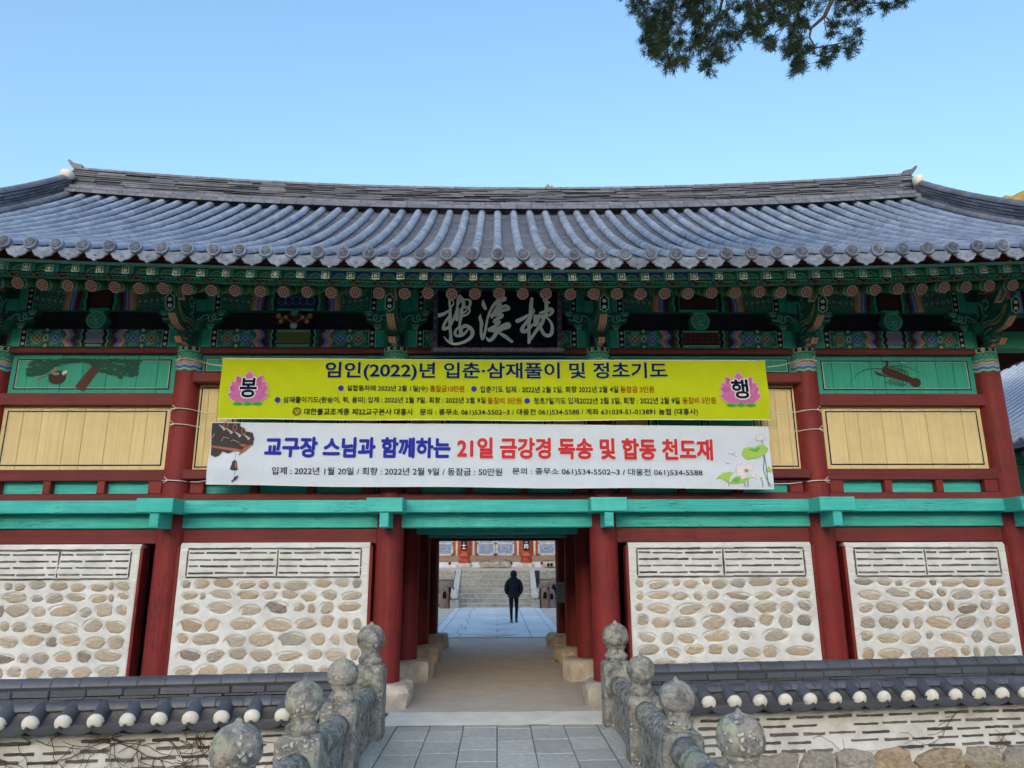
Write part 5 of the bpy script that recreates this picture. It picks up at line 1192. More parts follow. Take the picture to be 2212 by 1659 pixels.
cv.mb.fine(.045, 4); cv.onto('printed_eave', b2, lambda u, d, v: (u, by2(u, v)-.009-d*1.3, v)); cv = Canvas(.0012)
# printed lotus, right end (px of a 1936 px wide detail over 350 source px)
def E2(x, y): p = Py((2750+x*.1808)*S, (1650+y*.1808)*S, YB2); return (p[0], p[2])
e2 = lambda L: [E2(*q) for q in L]
cv.poly(e2([(945, 760), (990, 640), (1080, 605), (1230, 610), (1330, 555), (1450, 560), (1540, 640), (1500, 730), (1420, 780), (1300, 850), (1200, 850), (1080, 885), (1000, 830)]), 'f_leafl', 2); cv.poly(e2([(1100, 650), (1240, 640), (1320, 600), (1350, 640), (1300, 720), (1220, 715), (1160, 690)]), 'f_leafm', 3)
cv.poly(e2([(370, 1320), (430, 1240), (540, 1170), (700, 1145), (770, 1160), (700, 1240), (665, 1380), (600, 1370), (530, 1300), (450, 1290)]), 'f_leafl', 2); cv.poly(e2([(690, 1370), (760, 1280), (850, 1240), (950, 1280), (1140, 1270), (1080, 1340), (900, 1400), (720, 1420)]), 'f_leafl', 2); cv.poly(e2([(720, 1340), (800, 1270), (900, 1280), (880, 1370), (780, 1380)]), 'f_leafm', 3)
for L in ([(660, 1375), (665, 1470)], [(990, 1380), (1025, 1475)], [(1075, 1350), (1080, 1475)], [(1415, 790), (1450, 860), (1415, 1100), (1480, 1300), (1585, 1475)], [(1450, 770), (1490, 1040), (1505, 1300), (1525, 1475)], [(1385, 470), (1410, 550)], [(1385, 1335), (1405, 1400), (1395, 1475)]): cv.stroke(e2(L), 16*kx, 'f_stem', 2.5, 2)
cv.poly(e2([(1330, 1285), (1380, 1260), (1395, 1280), (1385, 1340)]), 'f_leafl', 3); cv.poly(e2([(1490, 1110), (1530, 1015), (1590, 1070), (1610, 1140), (1550, 1150)]), 'f_leafl', 3)
for c, ang, ln, wd in (((1040, 1120), 118, 190, 110), ((1080, 1110), 75, 180, 100), ((1100, 1120), 50, 200, 90), ((980, 1120), 135, 190, 100), ((1010, 1140), 172, 220, 110), ((1130, 1150), -50, 190, 120), ((1000, 1160), 245, 180, 140), ((1090, 1150), -25, 150, 100), ((930, 1190), 200, 120, 80)): petal(cv, E2(*c), R(ang), ln*kx, wd*kx, 'f_petal', 4+ang/400, 'f_petalp')
cv.disc(E2(1050, 1115), 45*kx, 'p_ochre', 6, 12, ry=28*kx)
for ang in (30, 60, 95, 130, 160): petal(cv, E2(1365, 460), R(ang), 150*kx, 60*kx, 'f_petal', 2+ang/300, 'f_line')
for L in ([(650, 740), (750, 765), (815, 720)], [(745, 765), (800, 800), (850, 820)], [(595, 920), (610, 960), (645, 975), (690, 960)]): cv.stroke(e2(L), 8*kx, 'f_stem', 2, 1)
cv.mb.fine(.045, 4); cv.onto('printed_lotus', b2, lambda u, d, v: (u, by2(u, v)-.009-d*1.3, v))
# tie cords from the banner corners to the columns
for root, Y, ties in ((b1, YB1, [((481, 790), (408, 776), 1), ((470, 893), (362, 883), 1), ((1657, 793), (1742, 778), 4), ((1660, 891), (1738, 886), 4)]), (b2, YB2, [((458, 924), (360, 917), 1), ((446, 1038), (343, 1039), 1), ((1664, 931), (1742, 928), 4), ((1670, 1045), (1752, 1039), 4)])):
    for k, (a, b, ci) in enumerate(ties):
        m = MB(); pa = Vector(Py(*a, Y-.02)); pb = Vector(Py(*b, YC-CR-.03)); sxx = 1 if ci == 4 else -1
        cxx = CX[ci]; zz = pb.z
        loop = [Vector((cxx+sxx*(-1)*CR*1.02*math.cos(t)*1.0, YC-CR*1.05*math.sin(t)-.012, zz+.02*(t/3.0))) for t in lin(.35, 2.7, 9)]
        if sxx > 0: pass
        mid = pa.lerp(loop[0], .5)-Vector((0, 0, .012))
        m.tube([pa, mid]+loop, .0075, 'rope', 5); m.tube([loop[5], loop[5]+Vector((.05*sxx, -.02, .05))], .006, 'rope', 4); m.tube([loop[5], loop[5]+Vector((.06*sxx, -.02, -.04))], .006, 'rope', 4)
        m.obj('tie_cord', root)
# ================================================================== BRIDGE BALUSTRADES
def knob_post(name, parent, x, y, ztop, big):
    r = .143 if not big else .160; hb_ = ztop
    m = MB(); q = (.165 if not big else .175)
    # octagonal-ish square shaft with chamfered corners and softened shoulders
    def sq(h, z, c=.3): return [(x+a*h, y+b*h, z) for a, b in ((-1, -1+c), (-1+c, -1), (1-c, -1), (1, -1+c), (1, 1-c), (1-c, 1), (-1+c, 1), (-1, 1-c))]
    zs = ztop-.40 if not big else ztop-.47
    lv = [sq(q*1.02, -.30, .12), sq(q, .12, .14), sq(q*1.01, zs-.06, .16), sq(q*.95, zs-.02, .3), sq(q*.78, zs, .5)]
    vs = [v for L in lv for v in L]; m.add(vs, [(i*8+k, i*8+(k+1) % 8, (i+1)*8+(k+1) % 8, (i+1)*8+k) for i in range(4) for k in range(8)]+[tuple(range(32, 40))], 'lichen_stone', False)
    shaft = m.obj('post', parent)
    m = MB(); h = ztop-zs
    prof = [(.115, -.01), (.132, h*.07), (.138, h*.14), (.105, h*.20), (.098, h*.27), (.112, h*.31), (.118, h*.34), (.112, h*.36), (.132, h*.39), (.150, h*.45), (.1575, h*.53), (.1575, h*.62), (.150, h*.71), (.134, h*.79), (.106, h*.86), (.070, h*.905), (.036, h*.93), (.024, h*.955), (.016, h*.985), (.006, h)]
    k_ = r/.157
    m.lathe([(a*k_*(1+.02*math.sin(i*1.7+x*9+y)), b) for i, (a, b) in enumerate(prof)], (x, y, zs), 'lichen_stone', 24)
    m.v = [(vx+.006*noise.noise(Vector((vx*14, vy*14, vz*14))), vy+.006*noise.noise(Vector((vx*14+5, vy*14, vz*14))), vz) for vx, vy, vz in m.v]
    m.obj('knob', shaft); return shaft
def balustrade(sx, ys, tops, label):
    X = sx*PX_; root = thing('stone_balustrade', (X, ys[2], 0), label, 'balustrade', 'balustrades of the bridge')
    for k, y in enumerate(ys): knob_post('post', root, X, y, tops[k], k == len(ys)-1)
    for a, b in zip(ys[:-1], ys[1:]):
        y0, y1 = a+.165, b-.165; zt_ = .475
        # hand rail: round-backed stone beam
        m = MB(); P = [(.115*math.cos(t)*1.0, .115*math.sin(t)) for t in lin(-.5, math.pi+.5, 12)]; n_ = len(P); vs = []; ny = 9
        for j in range(ny):
            y = y0+(y1-y0)*j/(ny-1)
            for u, v in P: vs.append((X+u*(1+.05*noise.noise(Vector((y*3, u*9, sx)))), y, zt_+v*(1.0)+.018*noise.noise(Vector((y*4, v*9, sx*2)))))
        m.add(vs, [(j*n_+k, (j+1)*n_+k, (j+1)*n_+k+1, j*n_+k+1) for j in range(ny-1) for k in range(n_-1)]+[((j+1)*n_, j*n_, j*n_+n_-1, (j+1)*n_+n_-1) for j in range(ny-1)]+[tuple(range(n_)), tuple(range((ny-1)*n_, ny*n_))[::-1]], 'lichen_stone', True); m.obj('rail', root)
        # slab below with a small eye opening
        m = MB(); w = .075; ym = (y0+y1)/2; e0, e1 = ym-.06, ym+.06; zc0, zc1 = .10, .27; z0, z1 = -.12, zt_-.045
        for (ya, yb, za, zb) in ((y0, e0, z0, z1), (e1, y1, z0, z1), (e0, e1, z0, zc0), (e0, e1, zc1, z1)):
            m.box(X-w, X+w, ya, yb, za, zb, 'lichen_stone')
        for ya, yb in ((e0, e0+.035), (e1, e1-.035)): m.prism([(ya, zc1), (yb, zc1), (ya, zc1-.07)], X-w, X+w, 'x', 'lichen_stone')
        m.obj('slab', root)
    return root
balustrade(-1, PYL, [1.08, 1.08, 1.085, 1.088, 1.068, 1.263], 'weathered lichen-spotted stone balustrade left of the bridge')
balustrade(1, PYR, [1.06, 1.06, 1.069, 1.014, 1.023, 1.220], 'weathered lichen-spotted stone balustrade right of the bridge')

# ================================================================== GARDEN WALLS WITH TILED COPING
ang = math.atan(WALL_K); ca, sa = math.cos(ang), math.sin(ang)
def wl_(t, d, z): return (t*ca - d*sa*-1*-1, WALL_Y+t*sa+d*ca, z)     # t along the wall, d across (negative = towards the camera)
def wmap(mb_): mb_.v = [wl_(a, b, c) for a, b, c in mb_.v]; return mb_
ZCAP = Py(42, 1553, 8.2)[2]; ZTOP = Py(0, 1468, 8.45)[2]
def flat_tile(seed):
    m = MB(); m.bbox(-.5, .5, -.5, .5, -.5, .5, 'wall_tile', .03); return m.mesh('flat_tile')
FLAT = flat_tile(1)
def vine_(name, t0, t1, n, seed, label):
    rr = random.Random(seed); m = MB()
    for k in range(n):
        t = rr.uniform(t0, t1); z = ZCAP-.16-rr.random()*.05 if rr.random() < .5 else -.48; dirz = -1 if z > 0 else 1
        a = rr.uniform(-1.3, 1.3); P = []; L = rr.randint(6, 13); r0 = rr.uniform(.003, .007)
        for q in range(L):
            P.append((t, -.185-rr.random()*.012, z)); st = rr.uniform(.06, .11); a += rr.uniform(-.45, .45); t += st*math.sin(a); z += dirz*st*abs(math.cos(a))*.55+rr.uniform(-.01, .01)
            z = min(max(z, -.5), ZCAP-.12)
            if rr.random() < .35:
                b = a+rr.choice((-1, 1))*rr.uniform(.5, 1.2); P2 = [P[-1]]; tt, zz = P[-1][0], P[-1][2]
                for w in range(rr.randint(2, 4)): tt += .06*math.sin(b); zz += dirz*.05*math.cos(b); b += rr.uniform(-.4, .4); P2.append((tt, -.19-rr.random()*.012, min(max(zz, -.5), ZCAP-.12)))
                m.tube(P2, r0*.6, 'vine', 4, False)
        m.tube(P, [r0*(1-.6*i/L) for i in range(L)], 'vine', 5, False)
    wmap(m); o = m.obj(name); tag(o, label, 'vine'); return o
def garden_wall(t0, t1, label, seed):
    rr = random.Random(seed)
    root = thing('garden_wall', wl_((t0+t1)/2, 0, -.5), label, 'wall', 'tile-capped walls beside the bridge')
    cr = ZCAP; 
    # plaster core as a gently uneven sheet plus body
    nx_, nz_ = int((t1-t0)/.03), 28; m = MB(); zt_ = cr-.045; vs = []
    for j in range(nz_):
        for i in range(nx_): t = t0+(t1-t0)*i/(nx_-1); z = -.22+(zt_+.22)*j/(nz_-1); vs.append((t, -.165+.010*noise.noise(Vector((t*4, z*8, seed))), z))
    m.add(vs, [(j*nx_+i, j*nx_+i+1, (j+1)*nx_+i+1, (j+1)*nx_+i) for j in range(nz_-1) for i in range(nx_-1)], 'plaster_rough', True); m.box(t0, t1, -.145, .17, -.5, zt_+.02, 'plaster_rough'); wmap(m); m.obj('plaster', root)
    # thin tile courses bedded in the face
    z = cr-.115; k = 0
    while z > -.20:
        t = t0+rr.uniform(0, .2)
        while t < t1-.1:
            w = rr.uniform(.26, .36); 
            if rr.random() < .93: inst('wall_tile', rr.choice(TILES), root, TRS(wl_(t+w/2, -.164, z+rr.uniform(-.006, .006)), (0, rr.uniform(-.02, .02), ang), (w/2, .035, .030*rr.uniform(.75, 1.2))))
            t += w+rr.uniform(.05, .09)
        z -= .088; k += 1
    # foundation stones
    t = t0; 
    while t < t1:
        w = rr.uniform(.34, .62); h = rr.uniform(.26, .36); me = rr.choice(BLOBS).copy(); me.materials.clear(); me.materials.append(MATS['found_stone'])
        inst('foundation_stone', me, root, TRS(wl_(t+w/2, -.185, -.38+rr.uniform(-.02, .03)), (0, rr.uniform(-.06, .06), ang), (w*.52, 2.6, h*.55))); t += w
    # coping: bed, pan tiles, round tiles with lime caps, base round row, flat courses, top round row
    m = MB(); m.prism([(-.34, cr-.075), (-.12, cr+.10), (.12, cr+.10), (.34, cr-.075), (.33, cr-.09), (-.33, cr-.09)], t0, t1, 'x', 'shadow_gap'); m.v = [(a, b, c) for a, b, c in m.v]; wmap(m); m.obj('coping_bed', root)
    pit = .304; n = int((t1-t0)/pit); slope = math.atan2(.20, .25)
    if 'pan' not in HR:
        mm_ = MB(); SEG = 7; vs = []
        for t_ in (0, .026):
            for y in (0, 1):
                for q in range(SEG+1): u = (q/SEG*2-1)*.165; vs.append((u, y, -.060*(1-(u/.165)**2)+t_))
        K = SEG+1; mm_.add(vs, [(q+K*2, q+1+K*2, q+1+K*3, q+K*3) for q in range(SEG)]+[(q, q+K*2, q+1+K*2, q+1)[::-1] for q in range(SEG)], 'wall_tile', True); HR['pan'] = mm_.mesh('pan_tile')
    if 'lime' not in HR:
        mm_ = MB(); mm_.lathe([(.020, -.052), (.055, -.040), (.073, -.014), (.078, .012), (.078, .03)], (0, 0, 0), 'white_cap', 14, True, 'y'); HR['lime'] = mm_.mesh('lime_cap')
    for k in range(n+1):
        t = t0+k*pit+.02
        if k < n:
            for j, (y0, zz) in enumerate(((-.475, -.020), (-.37, .055))):
                inst('pan_tile', HR['pan'], root, TRS(wl_(t+pit/2, y0, cr-.015+zz*.8), (slope*.72, 0, ang), (1.0, .30, 1)))
        a = Vector(wl_(t, -.40, cr+.005)); b = Vector(wl_(t, -.155, cr+.135))
        half_round('round_tile', root, a, b, .078, 'wall_tile'); inst('lime_cap', HR['lime'], root, TRS(wl_(t, -.402, cr+.026), (slope*.55, 0, ang+rr.uniform(-.05, .05)), (1.03+rr.uniform(-.04, .04), .85, 1.02)))
        # rear side, same tiles mirrored
        a = Vector(wl_(t, .40, cr+.005)); b = Vector(wl_(t, .155, cr+.135)); half_round('round_tile', root, a, b, .078, 'wall_tile')
    t = t0; L1 = .285
    while t < t1-.05:
        e = min(t+L1, t1); half_round('base_round_tile', root, Vector(wl_(t, -.165, cr+.115)), Vector(wl_(e, -.165, cr+.115)), .080, 'wall_tile'); half_round('top_round_tile', root, Vector(wl_(t, 0, cr+.304)), Vector(wl_(e, 0, cr+.304)), .096, 'wall_tile'); t = e
    for lay, (za, th, wd, L2) in enumerate(((.178, .026, .37, .345), (.206, .026, .35, .345), (.236, .066, .385, .36))):
        t = t0+(-.17 if lay % 2 else 0)
        while t < t1:
            e = t+L2; ta, te = max(t, t0), min(e, t1)
            if te-ta > .05: inst('flat_tile', FLAT, root, TRS(wl_((ta+te)/2, rr.uniform(-.008, .008), cr+za+th/2), (rr.uniform(-.02, .02), rr.uniform(-.008, .008), ang), (te-ta-.005, wd, th*.95)))
            t = e
    m = MB(); m.box(t0+.01, t1-.01, -.12, .12, cr+.12, cr+.32, 'shadow_gap'); wmap(m); m.obj('coping_core', root)
    return root
gwl = garden_wall(-9.0, -1.72, 'low plastered wall with dark tiled coping, left of the bridge', 3)
gwr = garden_wall(1.72, 9.6, 'low plastered wall with dark tiled coping, right of the bridge', 4)
vine_('dry_vine', -6.2, -1.9, 78, 5, 'leafless brown creeper on the left garden wall')
vine_('dry_vine', 4.2, 7.2, 9, 6, 'few thin leafless creeper stems on the right garden wall')

# dry grass at the foot of the right wall
m = MB(); rr = random.Random(9)
for k in range(2600):
    side = 1; t = rr.uniform(2.0, 7.5) if rr.random() < .92 else rr.uniform(-6, -2); d = -.30-abs(rr.gauss(0, .35)); x, y, _ = wl_(t, d, 0)
    dens = noise.noise(Vector((x*1.6, y*1.6, 2)))
    if dens < -.05 and rr.random() < .8: continue
    z = gh(x, y)-.01; h = rr.uniform(.05, .17); a = rr.uniform(0, 6.28); ln = rr.uniform(.02, .14); w = .004
    m.add([(x-w, y, z), (x+w, y, z), (x+ln*math.cos(a), y+ln*math.sin(a), z+h)], [(0, 1, 2)], 'dry_grass')
tag(m.obj('dry_grass'), 'straw-coloured dry grass at the foot of the walls', 'grass', kind='stuff')

# ================================================================== SIGNS INSIDE THE PASSAGE
sg = thing('notice_board', (1.66, 12.0, .3), 'tall blue and yellow notice board just inside the passage, right side', 'notice board')
m = MB(); m.box(1.60, 1.65, 11.25, 12.35, .40, 2.35, 'f_board'); m.obj('board', sg)
for z0, z1, mt in ((.40, .78, 'f_signblue'), (.80, 1.0, 'f_signyel'), (1.02, 1.45, 'f_paper'), (1.50, 2.30, 'f_jet')):
    m = MB(); m.box(1.594, 1.599, 11.26, 12.34, z0, z1, mt); m.obj('poster', sg)
cv = Canvas(.001); put_text(cv, '추', -.12, .02, .50, .66, 'f_halo', 1, .02); cv.onto('lettering', sg, lambda u, d, v: (1.593-d, 11.5-u, v))
sg2 = thing('notice_board', (-1.66, 12.0, .3), 'pale green notice board just inside the passage, left side', 'notice board')
m = MB(); m.box(-1.65, -1.60, 11.3, 12.3, .55, 2.35, 'f_board'); m.obj('board', sg2); m = MB(); m.box(-1.599, -1.592, 11.3, 12.3, .50, .56, 'f_jet'); m.obj('frame', sg2)
nt_ = Py(1186, 1270, 17.28)
m = MB(); m.box(1.37, 1.57, 17.285, 17.292, ZY(1302, 17.28), ZY(1258, 17.28), 'f_paper')
for k in range(5): zz = ZY(1264+k*7, 17.28); m.box(1.40, 1.54-.03*(k % 2), 17.280, 17.284, zz-.012, zz, 'f_line')
tag(m.obj('paper_notice'), 'pale paper notice fixed to the last column on the right', 'notice')
# ================================================================== COURTYARD BEYOND
YS0 = Pz(1073, 1313)[1]; YS1 = YS0+2.75; ZT = ZY(1232, YS1)
mb = MB(); mb.box(-30, 30, YF1+.01, YS0+.3, -.1, .003, 'sand'); struct('courtyard', mb)
# stone path: slabs with round carved tops
pw = 3.1
mb = MB(); mb.box(-pw/2-.25, pw/2+.25, YF1+.004, YS0-.003, -.05, .006, 'paver_gap'); path = struct('stone_path', mb)
def slabo(x0, x1, y0, y1, name='path_slab'): inst(name, SLC, path, TRS(((x0+x1)/2, (y0+y1)/2, .022), (rnd.uniform(-.002, .002), rnd.uniform(-.002, .002), 0), ((x1-x0-.02)/.4, (y1-y0-.02)/.5, .4)))
SLC = sm_.copy(); SLC.materials.clear(); SLC.materials.append(MATS['court_slab'])
y = YF1+.04
while y < YS0-.2:
    y1 = min(y+1.05, YS0-.02); c = -.62+.2*rnd.random()
    slabo(-pw/2, c-.5, y, y1); slabo(c-.5, .0, y, y1); slabo(0, .9, y, y1); slabo(.9, pw/2, y, y1)
    slabo(-pw/2-.24, -pw/2, y, y1, 'edge_slab'); slabo(pw/2, pw/2+.24, y, y1, 'edge_slab'); y = y1
for k in range(7):
    yy = YF1+.75+k*1.75; m = MB(); vs = []; n = 32
    for r_, z in ((.50, .020), (.495, .042), (.40, .048), (.385, .036), (.30, .036), (.29, .050), (.0, .052)):
        for q in range(n):
            t = 2*math.pi*q/n; w = 1+.05*math.cos(8*t)*(r_ > .38); vs.append((r_*w*math.cos(t), yy+r_*w*math.sin(t), z))
    m.add(vs, [(i*n+q, i*n+(q+1) % n, (i+1)*n+(q+1) % n, (i+1)*n+q) for i in range(6) for q in range(n)], 'court_slab', False); m.obj('carved_lotus_disc', path)

# staircase
st = thing('stone_stairs', (0, YS0, 0), 'eight grey stone steps up to the main hall terrace', 'stairs')
nst = 8; rise = ZT/nst; run = 2.75/nst; xl, xr = Py(989, 1313, YS0)[0], Py(1149, 1313, YS0)[0]
for k in range(nst):
    x = xl
    while x < xr-.2:
        x1 = min(x+rnd.uniform(.8, 1.6), xr); x1 = xr if xr-x1 < .4 else x1
        m = MB(); m.bbox(x+.005, x1-.005, YS0+k*run+rnd.uniform(0, .012), YS0+(k+1)*run+.25, k*rise+.001 if k else -.02, (k+1)*rise-.035, 'stair_stone', .012); m.bbox(x+.005, x1-.005, YS0+k*run-.02, YS0+(k+1)*run+.25, (k+1)*rise-.034, (k+1)*rise, 'stair_tread', .012); m.obj('step', st); x = x1
for sx, X in ((-1, xl-.13), (1, xr+.13)):
    m = MB(); m.prism([(YS0-.05, 0), (YS0-.05, .42), (YS1-.05, ZT+.08), (YS1+.3, ZT+.08), (YS1+.3, 0)], X-.12, X+.12, 'x', 'stair_tread'); m.obj('cheek_stone', st)
    # carved guardian-head newel at the foot
    m = MB(); m.bbox(X-.19, X+.19, YS0-.42, YS0-.06, -.01, .36, 'stair_stone', .03)
    vs = []; n = 12; c = (X, YS0-.26, .55)
    for i in range(8):
        f = math.pi*(i+.5)/8
        for k in range(n): t = 2*math.pi*k/n; q = 1+.13*math.sin(5*t)*math.sin(2*f)+.1*noise.noise(Vector((i, k, sx))); vs.append((c[0]+.19*q*math.sin(f)*math.cos(t), c[1]+.18*q*math.sin(f)*math.sin(t), c[2]+.22*q*math.cos(f)))
    m.add(vs, [(i*n+k, (i+1)*n+k, (i+1)*n+(k+1) % n, i*n+(k+1) % n) for i in range(7) for k in range(n)], 'stair_tread', True); m.box(X-.09, X+.09, YS0-.47, YS0-.3, .42, .55, 'stair_tread')
    for q in (-1, 1): m.lathe([(.05, 0), (.03, .10), (.005, .14)], (X+q*.12, YS0-.25, .70), 'stair_tread', 7)
    m.obj('guardian_head', st)

# terrace wall of stone blocks on both sides of the stairs, its top and the hall
tw = thing('terrace_wall', (0, YS1, 0), 'mossy stone block retaining wall behind the clay stoves', 'wall')
for sx in (-1, 1):
    for row, (z0, z1) in enumerate(((0, ZT*.36), (ZT*.36, ZT*.72), (ZT*.72, ZT))):
        x = abs(xl)+.26; 
        while x < 12:
            w = rnd.uniform(.9, 1.7); x1 = min(x+w, 12.2)
            m = MB(); a, b = sorted((sx*x, sx*x1)); m.bbox(a+.012, b-.012, YS1-.55-.03*rnd.random()+(.0 if row < 2 else -.05), YS1-.05, z0+.01, z1-.008, 'terrace_stone' if row < 2 else 'stair_stone', .03); m.obj('block', tw); x = x1
m = MB(); m.box(-12, xl-.27, YS1-.48, YS1-.04, 0, ZT-.012, 'shadow_gap'); m.box(xr+.27, 12, YS1-.48, YS1-.04, 0, ZT-.012, 'shadow_gap'); m.obj('wall_core', tw)
YH = 36.6; zh = ZY(1223.7, YH)
mb = MB(); mb.add([(-12.2, YS1-.04, ZT), (12.2, YS1-.04, ZT), (12.2, YH+.5, zh), (-12.2, YH+.5, zh), (-12.2, YS1-.04, -.02), (12.2, YS1-.04, -.02), (12.2, YH+.5, -.02), (-12.2, YH+.5, -.02)], [(0, 1, 2, 3), (4, 5, 1, 0), (5, 6, 2, 1), (6, 7, 3, 2), (7, 4, 0, 3)], 'sand'); struct('terrace', mb)

hall = thing('main_hall', (0, YH, zh), 'red columned main hall with weathered blue carved doors beyond the stairs', 'hall')
HX_ = lambda zx, y=1200: Py((1700+zx*.2894)*S, y, YH)[0]
HZ_ = lambda zy, Y=YH: ZY((2080+zy*.2894)*S, Y)
zs0, zs1, zd0 = HZ_(520), HZ_(445), HZ_(372)
colx = [HX_(452), HX_(1285)]; bay = colx[1]-colx[0]
allx = [colx[0]-2*bay, colx[0]-bay, colx[0], colx[1], colx[1]+bay, colx[1]+2*bay]
ZHT = zh+4.4
for x in allx:
    rough_stone('column_stone', x, YH-.02, .75, .75, zh-.05, zs1-.1, 'hall_pale', hall, int(x*10)+77)
    m = MB(); m.lathe([(.28, 0), (.28, 2), (.26, ZHT-zs1)], (x, YH, zs1-.11), 'hall_red', 16); m.obj('column', hall)
m = MB(); m.box(allx[0], allx[-1], YH-.10, YH+.1, zs1, zd0, 'hall_wood'); m.obj('sill_beam', hall)
for a, b in zip(allx[:-1], allx[1:]):
    m = MB(); m.box(a+.3, b-.3, YH-.02, YH+.1, zh-.05, zs1-.003, 'hall_plaster'); m.obj('plinth_plaster', hall)
    c = (a+b)/2
    for vx in (a+(b-a)*.255, b-(b-a)*.245):
        m = MB(); m.lathe([(.075, -.03), (.085, -.03), (.085, .02), (.07, .02)], (vx, YH-.02, (zs0+zs1)/2+.02), 'stair_stone', 12, True, 'y'); m.lathe([(.06, -.035), (.05, -.034)], (vx, YH-.02, (zs0+zs1)/2+.02), 'f_jet', 10, False, 'y'); m.obj('vent', hall)
    # two door leaves and narrow side boards in each bay
    for sx in (-1, 1):
        d0, d1 = sorted((c+sx*.02, c+sx*(b-a)*.305))
        m = MB(); y0 = YH-.05; zt_ = zd0+2.6
        m.box(d0, d1, y0+.02, y0+.06, zd0+.01, zt_, 'hall_blue')
        for q in ((d0, d1, zd0+.01, zd0+.09), (d0, d1, zd0+.56, zd0+.63), (d0, d0+.08, zd0+.01, zt_), (d1-.08, d1, zd0+.01, zt_), (d0, d1, zt_-.08, zt_)): m.box(q[0], q[1], y0, y0+.03, q[2], q[3], 'hall_pale')
        leaf = m.obj('door', hall)
        cv = Canvas(.002); dm = (d0+d1)/2; wv = d1-d0
        for k in range(3): cv.ring((dm, zd0+.33), wv*(.30-.07*k), .022, ('f_stem', 'hall_pale', 'f_stem')[k], 1+k, 16, 0, 360, .5)
        for q in (-1, 1): cv.ring((dm+q*wv*.18, zd0+.86), wv*.12, .03, 'f_stem', 1, 10, 30, 330)
        for q in (-1, 1): cv.stroke([(dm+q*wv*.1, zd0+1.2), (dm+q*wv*.3, zd0+1.0), (dm+q*wv*.1, zd0+.8)], .03, 'hall_pale', 2, 2)
        cv.onto('carving', leaf, lambda u, d, v: (u, YH-.031-d, v))
        s0, s1 = sorted((c+sx*(b-a)*.315, c+sx*((b-a)*.5-.27)))
        for k, (f0, f1, mt) in enumerate(((0, .34, 'hall_red'), (.36, .66, 'hall_pale'), (.68, 1, 'hall_red'))):
            e0 = s0+(s1-s0)*f0; e1 = s0+(s1-s0)*f1; m = MB(); m.box(e0, e1, YH-.04+.01*k, YH+.05, zd0+.01, zd0+2.6, mt); m.obj('side_board', hall)
m = MB(); m.box(allx[0], allx[-1], YH-.15, YH+.15, ZHT-1.75, ZHT-1.2, 'hall_red'); m.box(allx[0], allx[-1], YH-.05, YH+.1, ZHT-1.2, ZHT, 'p_green'); m.obj('head_beam', hall)
m = MB(); m.box(allx[0]-.1, allx[-1]+.1, YH+.12, YH+8, zh, ZHT, 'hall_plaster'); m.obj('wall', hall)
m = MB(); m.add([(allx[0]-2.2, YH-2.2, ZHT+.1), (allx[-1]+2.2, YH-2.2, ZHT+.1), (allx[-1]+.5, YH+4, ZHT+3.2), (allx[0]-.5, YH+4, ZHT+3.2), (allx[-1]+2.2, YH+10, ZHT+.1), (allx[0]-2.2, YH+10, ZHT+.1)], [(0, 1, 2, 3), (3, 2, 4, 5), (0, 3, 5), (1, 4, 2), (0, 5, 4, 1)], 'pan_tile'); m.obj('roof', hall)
# stone block step in front of the doors
rough_stone('step_stone', (HX_(672)+HX_(1057))/2, YH-.45, HX_(1057)-HX_(672), .5, zh-.04, zs1-.02, 'base_stone', hall, 301)
rough_stone('step_stone', HX_(1640), YH-.45, HX_(1760)-HX_(1505), .5, zh-.04, zs1-.03, 'base_stone', hall, 302)
# hanging plaques with red lotus ends
for zx, word, which in ((440, '士', 'left'), (1283, '同', 'right')):
    x = HX_(zx); z0 = HZ_(300); pq = thing('pillar_plaque', (x, YH-.32, z0), f'narrow black couplet board with a red lotus end on the {which} hall column', 'plaque', 'couplet boards on the hall columns')
    m = MB(); m.box(x-.14, x+.14, YH-.34, YH-.30, z0, ZHT-1.8, 'f_jet'); m.obj('board', pq)
    cv = Canvas(.002); put_text(cv, word, x-.10, x+.10, HZ_(283), HZ_(200 if which == 'left' else 218), 'f_halo', 1, .03)
    if which == 'right': cv.rect(x-.07, x+.07, HZ_(196), HZ_(188), 'f_halo', 1)
    else: cv.rect(x-.06, x+.07, HZ_(193), HZ_(188), 'f_halo', 1)
    cv.onto('character', pq, lambda u, d, v: (u, YH-.342-d, v))
    m = MB(); zc = HZ_(378)
    for k in range(7): t = R(20+k*23.3); q = .23; m.prism([(x+q*math.cos(t)*.35-.05*math.sin(t), zc+q*math.sin(t)*.35+.05*math.cos(t)), (x+q*math.cos(t)*1.05, zc+q*math.sin(t)), (x+q*math.cos(t)*.35+.05*math.sin(t), zc+q*math.sin(t)*.35-.05*math.cos(t))], YH-.37+.002*k, YH-.31, 'y', 'f_coral')
    m.prism([(x-.19, zc-.02), (x+.19, zc-.02), (x+.12, zc+.13), (x-.12, zc+.13)], YH-.372, YH-.31, 'y', 'f_coral'); m.obj('lotus_end', pq)
m = MB(); xa, xb = HX_(775), HX_(1013); m.box(xa, xb, YH-.46, YH-.42, HZ_(443), HZ_(420), 'f_jet')
for k in range(11): u = xa+.04+(xb-xa-.08)*k/11; m.box(u, u+(xb-xa)/11*.66, YH-.465, YH-.461, HZ_(438), HZ_(427), 'f_halo')
tag(m.obj('notice_strip'), 'small black strip sign with white writing on the hall step', 'sign')
